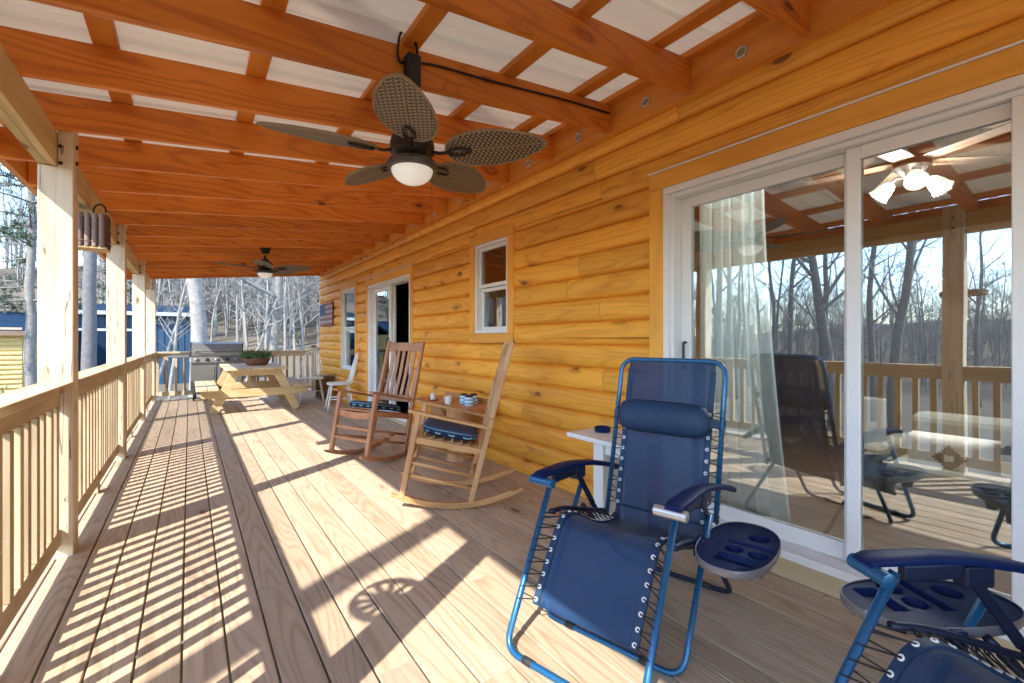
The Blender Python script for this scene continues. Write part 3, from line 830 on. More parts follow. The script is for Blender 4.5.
    for k in np.linspace(-1, 1, 25):
        e = (1 - abs(k) ** 7) ** .5 if abs(k) < 1 else 0.
        row = []
        for a in np.linspace(0, 2 * math.pi, 20, endpoint=False):
            wr = 1 + .03 * math.sin(k * 30 + a * 3) * abs(k) ** 3
            row.append(c + Vector((k * .218, 0, 0)) + up * (.077 * math.sin(a) * (.35 + .65 * e) * wr) + fw * (.047 * math.cos(a) * (.15 + .85 * e) * wr))
        rows.append(row)
    mb = MB(); mb.grid(rows, closed=True); mb.add(rows[0], [tuple(range(19, -1, -1))]); mb.add(rows[-1], [tuple(range(20))])
    hp = mb.build('head_pillow', M['pillow_blue'], t, smooth=True)
    for sg in (-1, 1):
        mb = MB(); mb.bar((sg * .205, .545, .80), (sg * .272, .568, .795), .004, .04, up=(0, .2, .97)); mb.build('strap', M['pillow_blue'], hp)
    # clip-on side tray: oval with sunken cups, a phone slot and a tablet slot
    cx, cs, cz = tray_side * .408, -.235, .420
    A, Bx = .235, .125
    holes = [('c', -.105, .045 * tray_side, .036), ('c', .05, .075 * tray_side, .032), ('c', .045, -.005 * tray_side, .030), ('r', -.02, .05 * tray_side, .016, .095), ('r', .13, .02 * tray_side, .035, .06)]
    def depth(s, w):
        d = 0.
        for h in holes:
            if h[0] == 'c':
                q = math.hypot(s - h[1], w - h[2]) - h[3]
            else:
                q = max(abs(s - h[1]) - h[3], abs(w - h[2]) - h[4])
            d = min(d, -(.034 if h[0] == 'c' else .02) * min(1., max(0., -q / .006)))
        return d
    NS, NW = 98, 60; mb = MB(); idx = {}; vs = []; fs = []
    inside = lambda s, w: (abs(s) / A) ** 2.4 + (abs(w) / Bx) ** 2.4 <= 1.
    for i in range(NS):
        for j in range(NW):
            s = -A + 2 * A * i / (NS - 1); ww = -Bx + 2 * Bx * j / (NW - 1)
            # polar remap keeps the outline round
            rr = max(abs(s) / A, abs(ww) / Bx)
            if rr > 1e-6:
                pe = ((abs(s) / A) ** 2.4 + (abs(ww) / Bx) ** 2.4) ** (1 / 2.4); k = rr / pe; s *= k; ww *= k
            idx[i, j] = len(vs); vs.append(P(cs + s, cx + ww, cz + depth(s, ww)))
    for i in range(NS - 1):
        for j in range(NW - 1): fs.append((idx[i, j], idx[i + 1, j], idx[i + 1, j + 1], idx[i, j + 1]))
    mb.add(vs, fs); tray = mb.build('side_tray', M['plastic_navy'], t, smooth='auto')
    rows = []
    for dz, k in ((.004, .985), (.005, 1.0), (.002, 1.010), (-.019, 1.004), (-.026, .975), (-.03, .90)):
        row = []
        for a in np.linspace(0, 2 * math.pi, 48, endpoint=False):
            ca, sa = math.cos(a), math.sin(a); pe = (abs(ca) ** 2.4 + abs(sa) ** 2.4) ** (-1 / 2.4)
            row.append(P(cs + A * k * ca * pe, cx + Bx * k * sa * pe, cz + dz))
        rows.append(row)
    mb = MB(); mb.grid(rows, closed=True); mb.add(rows[-1], [tuple(range(48))]); mb.build('tray_rim', M['silver_rim'], tray, smooth='auto')
    mb = MB(); mb.lathe([(.037, -.09), (.04, -.085), (.043, -.041)], P(cs - .105, cx + .045 * tray_side, cz), 20); mb.lathe([(.02, -.075), (.025, -.041)], P(cs + .05, cx + .07 * tray_side, cz), 16); mb.build('cup_holder', M['silver_rim'], tray, smooth='auto')
    mb = MB(); mb.box(tray_side * .285 - .018, tray_side * .285 + .018, .165, .20, cz - .06, cz + .002); mb.build('tray_clip', M['plastic_navy'], tray, bevel=.004)
    return t
M['silver_rim'] = plain('grey_tray_rim', (.17, .165, .18), .4, .3, var=.05)
make_recliner('blue folding recliner with head pillow, wholly in view, its cup tray beside the glass door', (1.324, 1.2245, 0), R(-76), 1)
make_recliner('blue recliner cut off by the picture corner, navy armrest and tray in front', (1.325, .155, 0), R(-122), -1)

# ------------------------------------------------------------------ rocking chairs
def make_rocker(label, loc, rz, mz, my, slats):
    t = thing('rocking_chair', label, 'rocking chair', loc, rz, 'wooden rocking chairs along the wall')
    P = lambda s, w, z: (w, -s, z); W = .25
    for sg in (-1, 1):
        w = sg * W
        pts = [];
        prof = []
        for s in np.linspace(-.58, .335, 22):
            base = .0 + .105 * ((s + .11) / .45) ** 2
            h = .042 if -.5 < s < .26 else .042 - .018 * (min(abs(s + .58), abs(s - .335)) < .08)
            prof.append((s, base, base + h))
        mb = MB(); poly = [(-s, a) for s, a, b in prof] + [(-s, b) for s, a, b in reversed(prof)]
        mb.prism(poly, 'X', w - .017, w + .017); mb.build('rocker', my, t, bevel=.005)
        mb = MB(); mb.bar(P(.262, w, .055 + .03), P(.145, w, .672), .044, .040, up=(0, 1, 0)); mb.build('front_leg', mz, t, bevel=.008)
        mb = MB(); mb.bar(P(-.215, w, .045), P(-.36, w, .62), .042, .040, up=(0, 1, 0)); mb.bar(P(-.36, w, .62), P(-.505, w, 1.165), .042, .040, up=(0, 1, 0), taper=.85); mb.build('back_post', mz, t, bevel=.008)
        mb = MB(); mb.bar(P(.215, sg * (W + .004), .690), P(-.335, sg * (W + .004), .560), .062, .022); mb.build('armrest', my, t, bevel=.007)
        for z0, z1 in ((.335, .215), (.25, .13)):
            f0 = .262 - (z0 - .085) / .587 * .117; b0 = -.215 - (z1 - .045) / .575 * .145
            mb = MB(); mb.tube([P(f0, w, z0), P(b0, w, z1)], .012, 8); mb.build('stretcher', my, t, smooth=True)
        mb = MB(); mb.bar(P(.178, w, .487), P(-.31, w, .385), .022, .045); mb.build('side_rail', my, t, bevel=.004)
    for z, s, h in ((.335, .215, .028), (.235, .233, .026)):
        mb = MB(); mb.bar(P(s, -W + .022, z), P(s, W - .022, z), .018, h); mb.build('front_stretcher', my, t, bevel=.005)
    # scooped front seat rail
    rows = []
    mb = MB(); xs = np.linspace(-W + .022, W - .022, 13)
    top = [(x, .497 - .016 * (1 - (x / .23) ** 2)) for x in xs]; bot = [(x, .437 - .02 * (1 - (x / .23) ** 2)) for x in reversed(xs)]
    mb.prism(top + bot, 'Y', -.188, -.166); mb.build('front_rail', my, t, bevel=.004)
    mb = MB()
    for k in range(7):
        s = .15 - .066 * k; mb.bar(P(s, -W + .02, .497 - .209 * (.15 - s) + .004), P(s, W - .02, .497 - .209 * (.15 - s) + .004), .055, .014)
    mb.build('seat', my, t, bevel=.004)
    def post_s(z): return -.36 + (z - .62) / .545 * -.145
    mb = MB(); z0, z1 = 1.055, 1.145
    mb.bar(P(post_s(1.10), -W + .02, 1.10), P(post_s(1.10), W - .02, 1.10), .02, .095, up=(0, .26, .96)); mb.build('crest_rail', mz, t, bevel=.006)
    mb = MB(); mb.bar(P(post_s(.57) + .01, -W + .02, .565), P(post_s(.57) + .01, W - .02, .565), .02, .07, up=(0, .26, .96)); mb.build('lower_back_rail', mz, t, bevel=.006)
    for k in range(slats):
        x = -W + .02 + (2 * W - .04) * (k + 1) / (slats + 1)
        mb = MB(); mb.bar(P(post_s(.60) + .008, x, .598), P(post_s(.83) - .005, x, .83), .042, .010, up=(0, 1, .2)); mb.bar(P(post_s(.83) - .005, x, .83), P(post_s(1.055), x, 1.053), .042, .010, up=(0, 1, .2)); mb.build('back_slat', mz, t, bevel=.003)
    mb = MB(); mb.bar(P(-.24, -W, .17), P(-.24, W, .17), .018, .02); mb.build('rear_stretcher', my, t, bevel=.004)
    return t
def seat_cushion(label, loc, rz, tilt):
    rows = []; c = [];
    mb = MB()
    def ring(k, z, n=40):
        out = []
        for a in np.linspace(0, 2 * math.pi, n, endpoint=False):
            ca, sa = math.cos(a), math.sin(a); pe = (abs(ca) ** 4 + abs(sa) ** 4) ** (-.25)
            out.append((.215 * k * ca * pe, .205 * k * sa * pe, z))
        return out
    rows = [ring(.9, 0), ring(.97, .008), ring(1., .025), ring(1., .04), ring(.96, .056), ring(.86, .064), ring(.6, .068), ring(.3, .066), ring(.03, .062)]
    mb.grid(rows, closed=True); mb.add(rows[0], [tuple(range(39, -1, -1))]); mb.add(rows[-1], [tuple(range(40))])
    o = mb.build('seat_cushion', M['cushion'], smooth=True); o.location = loc; o.rotation_euler = Euler((tilt, 0, rz), 'XYZ')
    return tag(o, label, 'cushion', 'navy cushions on the rocking chairs')
r1 = ((1.546, 3.087, 0), R(-120)); r2 = ((1.466, 4.512, 0), R(-66.4))
make_rocker('pale honey wood rocking chair seen from its side, nearest to the recliners', r1[0], r1[1], M['rock_light'], M['rock_light_y'], 5)
make_rocker('reddish brown slat back rocking chair facing the viewer in front of the far sliding door', r2[0], r2[1], M['rock_red'], M['rock_red_y'], 5)
def cushion_at(r, label):
    c = Vector((0, .06, .480)); q = Matrix.Rotation(r[1], 3, 'Z') @ c
    seat_cushion(label, (r[0][0] + q.x, r[0][1] + q.y, q.z), r[1], R(-11.8))
cushion_at(r1, 'navy cushion with a pale wavy border on the pale rocking chair'); cushion_at(r2, 'navy and teal cushion on the reddish brown rocking chair')

# ------------------------------------------------------------------ small tables by the wall
t = thing('slab_table', 'low reddish wood slab table on a log stump behind the pale rocking chair', 'table', (2.17, 4.08, 0))
mb = MB(); pl = []
for k in range(24):
    y = -.52 + 1.06 * k / 23; pl.append((-.19 + .018 * math.sin(k * .9) + .012 * math.sin(k * 2.3), y))
for k in range(24):
    y = .54 - 1.06 * k / 23; pl.append((.17, y))
mb.prism(pl, 'Z', .512, .552); mb.build('table_top', M['slab'], t, bevel=.006)
mb = MB(); mb.lathe([(.125, 0), (.12, .1), (.118, .3), (.128, .505)], (0, -.12, .001), 22); mb.build('stump', M['rock_light'], t, smooth='auto')
mb = MB(); mb.lathe([(.1, 0), (.095, .3), (.105, .505)], (.02, .34, .001), 20); mb.build('stump', M['rock_light'], t, smooth='auto')
mb = MB(); mb.box(.175, .198, -.5, .54, .56, .60); mb.build('back_ledge', M['slab'], t, bevel=.004)
jl = ['blue and white striped jar with dark lid, the nearer of the pair', 'blue and white striped jar with dark lid, the farther of the pair', 'blue and white striped jar behind the pair on the slab table']
for k, (x, y) in enumerate(((2.16, 3.75), (2.19, 3.90), (2.26, 3.84))):
    j = thing('jar', jl[k], 'jar', (x, y, .5525), 0, 'striped jars on the slab table')
    mb = MB(); mb.lathe([(.036, 0), (.044, .006), (.045, .06), (.042, .075), (.036, .082)], (0, 0, 0), 24); mb.build('jar_body', M['jar'], j, smooth='auto')
    mb = MB(); mb.lathe([(.036, .083), (.038, .085), (.038, .094), (.03, .1), (.004, .103)], (0, 0, 0), 20); mb.build('lid', M['navy_dark'], j, smooth='auto')
def mug(label, loc, mat, r=.036, h=.075, name='mug'):
    j = thing(name, label, name.replace('_', ' '), loc)
    mb = MB(); mb.lathe([(r * .85, 0), (r, .01), (r, h), (r - .004, h), (r - .005, .012), (.002, .008)], (0, 0, 0), 22); mb.build('cup_body', mat, j, smooth='auto')
    mb = MB(); mb.tube(fillet([(0, -r + .002, h * .8), (0, -r - .022, h * .75), (0, -r - .02, h * .3), (0, -r + .002, h * .22)], .014, 4), .004, 6); mb.build('handle', mat, j, smooth=True)
mug('white mug at the front edge of the slab table beside the jars', (2.06, 3.98, .5525), M['mug_white'])
mug('small copper coloured cup on the slab table', (2.08, 4.10, .5525), M['copper'], .03, .06)
c_ = thing('candle', 'stubby cream candle in a brown dish on the slab table', 'candle', (2.05, 4.30, .5525))
mb = MB(); mb.lathe([(.05, 0), (.055, .012), (.05, .014), (.03, .008)], (0, 0, 0), 20); mb.build('dish', M['terracotta'], c_, smooth='auto')
mb = MB(); mb.lathe([(.028, .009), (.028, .07), (.02, .074), (.003, .07)], (0, 0, 0), 18); mb.build('wax', M['mug_white'], c_, smooth='auto')

t = thing('side_table', 'narrow white painted side table against the log wall beside the recliner', 'table', (2.225, 2.03, .05))
mb = MB(); mb.box(-.17, .17, -.24, .24, .482, .512); mb.build('table_top', M['white_paint'], t, bevel=.005)
mb = MB(); mb.box(-.10, .11, -.022, .062, -.0485, .481); mb.build('pedestal', M['white_paint'], t, bevel=.004)
mb = MB(); mb.box(-.10, .11, -.20, -.162, -.0485, .481); mb.build('pedestal', M['white_paint'], t, bevel=.004)
mb = MB(); mb.box(-.08, .09, -.161, -.023, .40, .46); mb.build('apron', M['white_paint'], t, bevel=.004)
a = MB(); a.lathe([(.044, 0), (.052, .006), (.054, .03), (.048, .033), (.043, .028), (.038, .01), (.002, .008)], (0, 0, 0), 28)
o = a.build('ashtray', M['plastic_navy'], smooth='auto'); o.location = (2.25, 2.13, .5625); tag(o, 'round navy ashtray on the white side table', 'ashtray')

# ------------------------------------------------------------------ ceiling fans
def make_fan(label, loc, rz, phis, drop, box=True):
    t = thing('ceiling_fan', label, 'ceiling fan', loc, 0, 'leaf blade ceiling fans on the porch')
    # origin at blade level
    mb = MB(); mb.box(-.034, .034, -.034, .034, drop - .02, drop + .13) if box else mb.lathe([(.05, drop + .02), (.075, drop + .09), (.075, drop + .12)], (0, 0, 0), 20)
    mb.build('canopy', M['black'] if box else M['dark_metal'], t, bevel=.006)
    mb = MB(); mb.lathe([(.016, .06), (.016, drop)], (0, 0, 0), 14); mb.build('downrod', M['dark_metal'], t, smooth='auto')
    mb = MB(); mb.lathe([(.03, .15), (.05, .14), (.062, .11), (.10, .085), (.108, .05), (.108, .015), (.09, -.004), (.075, -.02)], (0, 0, 0), 32); mb.build('motor', M['dark_metal'], t, smooth='auto')
    mb = MB(); mb.lathe([(.075, -.021), (.115, -.03), (.125, -.05), (.118, -.066), (.10, -.07)], (0, 0, 0), 36); mb.build('light_ring', M['rattan_rim2'], t, smooth='auto')
    prof = [(.101, -.068)] + [(.101 * math.cos(a), -.068 - .072 * math.sin(a)) for a in np.linspace(.12, 1.53, 12)]
    mb = MB(); mb.lathe(prof, (0, 0, 0), 32); mb.build('globe', M['opal'], t, smooth='auto')
    for k, ph in enumerate(phis):
        q = Matrix.Rotation(ph, 4, 'Z') @ Matrix.Rotation(R(-13), 4, 'Y') @ Matrix.Rotation(R(2), 4, 'X')
        mb = MB(); mb.tube(catmull([(0, .08, .02), (0, .14, .0), (0, .19, .002)], 4), .012, 8, flat=.6); mb.tube(fillet([(-.012, .185, -.006), (-.03, .24, -.006), (0, .31, -.006), (.03, .24, -.006), (.012, .185, -.006)], .03, 5), .006, 6)
        arm = mb.build('blade_bracket', M['dark_metal'], t, smooth=True); arm.matrix_local = q
        # leaf-shaped blade: rattan on a thin core, raised mid rib and a bound rim
        L0, L1 = .17, .665; rows = []; rim = []
        for i in range(25):
            u = i / 24; y = L0 + (L1 - L0) * u
            wd = .128 * (math.sin(math.pi * min(1, u ** .78)) ** .62 if 0 < u < 1 else 0) + .002
            rows.append([(wd * a, y, .004 * (1 - a * a) - .006 * (u - .5)) for a in np.linspace(-1, 1, 13)])
        mb = MB(); mb.grid(rows); bl = mb.build('blade', M['rattan'], t, smooth=True, solid=.006); bl.matrix_local = q
        edge = [r_[0] for r_ in rows] + [r_[-1] for r_ in reversed(rows[1:-1])]
        mb = MB(); mb.tube(edge, .0055, 6, closed=True); mb.tube([r_[6] for r_ in rows[2:-1]], .004, 6, flat=1.6); mb.build('blade_rim', M['rattan_rim'], bl, smooth=True)
    return t
M['rattan_rim2'] = plain('bronze_light_ring', (.085, .065, .05), .4, .4, var=.15, scale=80)
f1 = make_fan('near ceiling fan with five woven leaf blades and a white globe, over the rocking chairs', (.895, 2.112, 2.08), 0, [R(a) for a in (-135, -63, 9, 81, 153)], .36)
mb = MB(); Z = .36
mb.tube(catmull([(.02, -.02, .49), (.01, -.01, .56), (-.045, .0, .60), (-.07, .0, .54), (-.06, .02, .46), (.0, .027, .475), (.15, .027, .51), (.55, .027, .548), (1.0, .027, .60), (1.43, .027, .635)], 6), .007, 6)
mb.build('power_cord', M['dark_metal'], f1, smooth=True)
mb = MB(); mb.tube([(.095, -.02, -.06), (.096, -.02, -.2), (.096, -.02, -.33)], .0012, 5); mb.build('pull_chain', M['dark_metal'], f1)
f2 = make_fan('far ceiling fan near the end of the porch, small against the trees', (.92, 7.66, 2.235), 0, [R(a) for a in (-118, -46, 26, 98, 170)], .20, box=False)

# ------------------------------------------------------------------ hanging slat lantern
t = thing('slat_lantern', 'small square hanging lantern of brown wooden slats, front toned as sunlit and sides as shaded, below the beam', 'lantern', (-.56, 4.36, 1.81))
S = .075
for k in range(4):
    x = -S + S * 2 * (k + .5) / 4
    mb = MB(); mb.tube([(x, -S, .02), (x, -S, .25)], .017, 10); mb.build('front_slat', M['litslat'], t, smooth='auto')

for k in range(4):
    y = -S + S * 2 * (k + .5) / 4
    for sg in (-1, 1):
        mb = MB(); mb.tube([(sg * S, y, .02), (sg * S, y, .25)], .016, 10); mb.build('side_slat', M['shadeslat'], t, smooth='auto')
for k in range(4):
    x = -S + S * 2 * (k + .5) / 4
    mb = MB(); mb.tube([(x, S, .02), (x, S, .25)], .016, 10); mb.build('back_slat', M['shadeslat'], t, smooth='auto')
for z in (.055, .15):
    mb = MB(); e = S + .019; mb.tube([(-e, -e, z), (e, -e, z), (e, e, z), (-e, e, z)], .003, 6, closed=True); mb.build('wire_band', M['rattan_rim'], t)
mb = MB(); mb.box(-.085, .085, -.085, .085, .004, .018); mb.build('base_board', M['beam'], t, bevel=.003)
mb = MB(); mb.tube(catmull([(0, 0, .23), (.01, 0, .31), (.045, .0, .335), (.067, 0, .31), (.071, 0, .28)], 5), .006, 6); mb.build('hook', M['black'], t, smooth=True)

# ------------------------------------------------------------------ picnic table, planter, grill
t = thing('picnic_table', 'new yellow pine picnic table with attached benches near the far end of the deck', 'picnic table', (.90, 9.2, 0))
for k in range(5):
    x = -.355 + .1775 * k
    mb = MB(); mb.box(x - .086, x + .086, -.88, .88, .690, .728); mb.build('top_plank', M['picnic'], t, bevel=.004)
for sg in (-1, 1):
    for k in range(2):
        x = sg * (.60 + .15 * k)
        mb = MB(); mb.box(x - .071, x + .071, -.88, .88, .388, .426); mb.build('bench_plank', M['picnic'], t, bevel=.004)
    for y in (-.70, .70):
        mb = MB(); yy = y + (.0)
        mb.bar((sg * .29, yy, .689), (sg * .60, yy, .012), .038, .125, up=(1, 0, 0)); mb.build('leg', M['picnicx'], t, bevel=.004)
        ye = y - .040 if y < 0 else y + .040
        if sg > 0:
            mb = MB(); mb.box(-.77, .77, ye - .019, ye + .019, .262, .387); mb.build('bench_support', M['picnicx'], t, bevel=.004)
            mb = MB(); mb.box(-.37, .37, ye - .019, ye + .019, .60, .6895); mb.build('top_cleat', M['picnicx'], t, bevel=.004)
    mb = MB(); mb.bar((sg * .0 + .02 * sg, sg * .10, .655), (.02 * sg, sg * .66, .33), .09, .038); mb.build('brace', M['picnic'], t, bevel=.004)
t = thing('planter_bowl', 'low brown clay bowl of green herbs on the picnic table', 'planter', (.98, 9.25, .7285))
mb = MB(); mb.lathe([(.14, 0), (.17, .015), (.215, .10), (.222, .125), (.205, .127), (.19, .10), (.01, .095)], (0, 0, 0), 32); mb.build('bowl', M['terracotta'], t, smooth='auto')
mb = MB(); rr = random.Random(3)
for k in range(520):
    a = rr.uniform(0, 6.28); q = .19 * math.sqrt(rr.random()); h = rr.uniform(.10, .27) * (1 - .5 * q / .2)
    b = Vector((q * math.cos(a), q * math.sin(a), .09)); tip = b + Vector((math.cos(a) * rr.uniform(.02, .13), math.sin(a) * rr.uniform(.02, .13), h))
    for j in range(3):
        p = b.lerp(tip, .45 + .27 * j); d = Vector((rr.uniform(-1, 1), rr.uniform(-1, 1), rr.uniform(-.2, .8))).normalized() * .028; e = d.cross(Vector((rr.random(), rr.random(), 1))).normalized() * .009
        mb.add([p, p + d * .5 + e, p + d, p + d * .5 - e], [(0, 1, 2, 3)])
mb.build('foliage', M['leaf_green'], t)

t = thing('gas_grill', 'stainless gas grill with a closed lid and side shelves at the far railing', 'grill', (.46, 10.85, 0), R(-4))
mb = MB(); mb.box(-.43, .43, -.24, .24, .13, .80); mb.build('cabinet', M['steel'], t, bevel=.008)
for sg in (-1, 1):
    mb = MB(); mb.box(sg * .213 - .205, sg * .213 + .205, -.262, -.242, .15, .70); d = mb.build('cabinet_door', M['steel'], t, bevel=.005)
    mb = MB(); mb.tube(fillet([(sg * .05, -.262, .45), (sg * .05, -.292, .45), (sg * .05, -.292, .64), (sg * .05, -.262, .64)], .01), .008, 8); mb.build('handle', M['steel'], d, smooth=True)
    mb = MB(); mb.box(min(sg * .445, sg * .78), max(sg * .445, sg * .78), -.25, .22, .835, .872); mb.build('side_shelf', M['steel'], t, bevel=.008)
mb = MB(); mb.prism([(-.30, .74), (-.26, .85), (.25, .85), (.25, .74)], 'X', -.435, .435); p_ = mb.build('control_panel', M['steel'], t, bevel=.006)
for k in range(5):
    mb = MB(); mb.lathe([(.032, 0), (.032, .012), (.024, .016), (.022, .035), (.003, .037)], (-.33 + .165 * k, -.282, .797), 18, axis=(0, -.94, .34)); mb.build('knob', M['black'] if k % 2 else M['steel'], p_, smooth='auto')
lid = [(-.25, .853), (-.255, .93), (-.23, 1.03), (-.16, 1.10), (-.06, 1.13), (.10, 1.13), (.20, 1.06), (.24, .95), (.24, .853)]
mb = MB(); mb.prism(lid, 'X', -.425, .425); l_ = mb.build('lid', M['steel'], t, bevel=.01)
for sg in (-1, 1):
    mb = MB(); mb.prism([(a * 1.02, b * 1.0 + .006) for a, b in lid], 'X', sg * .427 - .012, sg * .427 + .012); mb.build('lid_end', M['black'], l_, bevel=.004)
mb = MB(); mb.tube(fillet([(-.34, -.255, .955), (-.34, -.305, .965), (.34, -.305, .965), (.34, -.255, .955)], .02), .013, 10); mb.build('lid_handle', M['steel'], l_, smooth=True)
for x in (-.38, .38):
    for y in (-.2, .2):
        mb = MB(); mb.lathe([(.045, -.015), (.05, 0), (.045, .015)], (x, y, .051), 16, axis=(1, 0, 0)); mb.box(x - .012, x + .012, y - .012, y + .012, .06, .13); mb.build('caster', M['rubber'], t, smooth='auto')

# ------------------------------------------------------------------ white spindle chairs, stool, flag
def make_windsor(label, loc, rz):
    t = thing('spindle_chair', label, 'chair', loc, rz, 'white painted spindle back chairs')
    P = lambda s, w, z: (w, -s, z)
    mb = MB(); out = []
    for a in np.linspace(0, 2 * math.pi, 32, endpoint=False):
        ca, sa = math.cos(a), math.sin(a); pe = (abs(ca) ** 3 + abs(sa) ** 3) ** (-1 / 3); k = 1 - .12 * max(0, sa)
        out.append((.215 * ca * pe * k, .20 * sa * pe))
    mb.prism(out, 'Z', .425, .455); mb.build('seat', M['white_paint'], t, bevel=.008)
    tops = {}
    for sx in (-1, 1):
        for sy in (-1, 1):
            a, b = Vector((sx * .14, sy * .13, .425)), Vector((sx * .205, sy * .205, .003))
            mb = MB(); pts = [a.lerp(b, u) for u in np.linspace(0, 1, 9)]
            mb.tube(pts, [.012, .016, .018, .016, .015, .019, .017, .013, .011], 10); mb.build('leg', M['white_paint'], t, smooth=True)
            tops[sx, sy] = a.lerp(b, .55)
    for sx in (-1, 1):
        mb = MB(); mb.tube([tops[sx, -1], (tops[sx, -1] + tops[sx, 1]) / 2, tops[sx, 1]], [.009, .014, .009], 8); mb.build('stretcher', M['white_paint'], t, smooth=True)
    mb = MB(); mb.tube([(tops[-1, -1] + tops[-1, 1]) / 2, Vector((0, 0, tops[1, 1].z)), (tops[1, -1] + tops[1, 1]) / 2], [.009, .014, .009], 8); mb.build('stretcher', M['white_paint'], t, smooth=True)
    hoop = []
    for a in np.linspace(0, math.pi, 25):
        w = .19 * math.cos(a) * (1 + .12 * math.sin(a)); h = .50 * math.sin(a) ** .8
        hoop.append((w, .165 + h * .26, .45 + h))
    mb = MB(); mb.tube(hoop, .011, 10); mb.build('back_hoop', M['white_paint'], t, smooth=True)
    for k in range(7):
        w = -.135 + .045 * k; wt2 = w * 1.25
        ht = .50 * max(.05, (1 - (wt2 / .208) ** 2)) ** .42
        mb = MB(); mb.tube([(w, .155, .45), ((w + wt2) / 2, .155 + ht * .13, .45 + ht * .5), (wt2, .163 + ht * .26, .45 + ht - .004)], [.007, .0085, .006], 8); mb.build('spindle', M['white_paint'], t, smooth=True)
    return t
make_windsor('white spindle back chair beside the far window, seen from the side', (2.08, 8.0, 0), R(-98))
make_windsor('white spindle back chair in the far corner under the flag plaque, its hoop back showing', (1.925, 9.38, 0), R(-10))
t = thing('plank_stool', 'low dark plank stool between the two white chairs', 'stool', (2.245, 9.78, 0), R(90))
mb = MB(); mb.box(-.22, .22, -.15, .15, .42, .455); mb.build('seat', M['oldwood'], t, bevel=.005)
for x in (-.17, .17):
    mb = MB(); mb.box(x - .018, x + .018, -.13, .13, .0015, .419); mb.build('leg', M['oldwood'], t, bevel=.004)
mb = MB(); mb.box(-.15, .15, -.012, .012, .2, .3); mb.build('stretcher', M['oldwood'], t, bevel=.003)

t = thing('flag_plaque', 'small wooden flag plaque hung on the log wall at the far corner', 'plaque', (2.39, 10.22, 1.72))
M['flag_red'] = plain('faded_red_paint', (.30, .11, .09), .7, var=.15); M['flag_cream'] = plain('faded_cream_paint', (.42, .34, .29), .7, var=.1); M['flag_blue'] = plain('faded_blue_paint', (.035, .09, .20), .7, var=.15)
mb = MB(); mb.box(-.004, .012, -.53, .53, -.24, .24); mb.build('backing_board', M['oldwood'], t, bevel=.003)
mb = MB()
for k in range(9):
    mb.cur = k % 2; z = -.235 + .0522 * k; mb.box(-.016, -.0045, -.525, .525, z + .001, z + .0512)
mb.build('stripe_boards', [M['flag_red'], M['flag_cream']], t)
mb = MB(); mb.box(-.022, -.0165, .08, .525, -.02, .234); cn = mb.build('canton', M['flag_blue'], t)
mb = MB()
for i in range(5):
    for j in range(4):
        y, z = .125 + .09 * i, .01 + .062 * j; st = []
        for a in range(10):
            r_ = .017 if a % 2 == 0 else .007; st.append((y + r_ * math.sin(a * math.pi / 5), z + r_ * math.cos(a * math.pi / 5)))
        mb.prism(st, 'X', -.0235, -.0222)
mb.build('star_pattern', M['flag_cream'], cn)

# ------------------------------------------------------------------ inside the room, seen through the glass
def curtain(label, y0, y1, x, seed):
    rows = []; rr = random.Random(seed); nz = 26; ny = 90
    for i in range(nz):
        v = i / (nz - 1); z = 2.14 - 1.98 * v; row = []
        sp = .86 + .30 * v ** 1.5
        for j in range(ny):
            u = j / (ny - 1); yy = y1 - (y1 - y0) * u * sp
            row.append((x + .034 * math.sin(u * 40 + .5 * math.sin(v * 3)) * (.7 + .5 * v) + .012 * math.sin(u * 17 + 2 + v), yy, z))
        rows.append(row)
    mb = MB(); mb.grid(rows); o = mb.build('curtain', M['curtain'], smooth=True, solid=.0012); tag(o, label, 'curtain')
curtain('sheer white curtain drawn aside behind the left pane of the near glass door', 1.22, 1.68, 2.645, 1)
rod = MB(); rod.tube([(2.65, -.4, 2.19), (2.65, 2.05, 2.19)], .012, 10); rod.lathe([(.012, 0), (.024, .01), (.026, .03), (.012, .05)], (2.65, 2.05, 2.19), 14, axis=(0, 1, 0))
o = rod.build('curtain_rod', M['dark_metal'], smooth='auto'); tag(o, 'dark curtain rod over the near glass door, inside the room', 'curtain rod')
t = thing('ceiling_fan', 'indoor ceiling fan with three glowing tulip shades, seen through the glass door', 'ceiling fan', (3.78, .90, 2.24))
mb = MB(); mb.lathe([(.06, .215), (.07, .19), (.02, .17), (.02, .12), (.09, .10), (.10, .04), (.05, .0), (.035, -.03)], (0, 0, 0), 26); mb.build('motor', M['dark_metal'], t, smooth='auto')
for k in range(3):
    a = R(200 + 120 * k); d = Vector((math.cos(a), math.sin(a), 0)); c = d * .11 + Vector((0, 0, -.03)); ax = (d * .75 + Vector((0, 0, -.66))).normalized()
    mb = MB(); mb.tube([d * .03 + Vector((0, 0, -.01)), d * .08 + Vector((0, 0, 0)), c], .009, 8); ar = mb.build('light_arm', M['dark_metal'], t, smooth=True)
    mb = MB(); mb.lathe([(.02, 0), (.035, .015), (.046, .05), (.052, .085), (.062, .105), (.058, .105), (.047, .084), (.04, .05), (.004, .012)], c, 20, axis=ax); mb.build('tulip_shade', M['opal_lit'], ar, smooth='auto')
for k in range(5):
    a = R(30 + 72 * k); d = Vector((math.cos(a), math.sin(a), 0)); 
    mb = MB(); mb.bar(d * .09 + Vector((0, 0, .075)), d * .58 + Vector((0, 0, .075)), .12, .008); mb.build('blade', M['interior_wood'], t, bevel=.003)

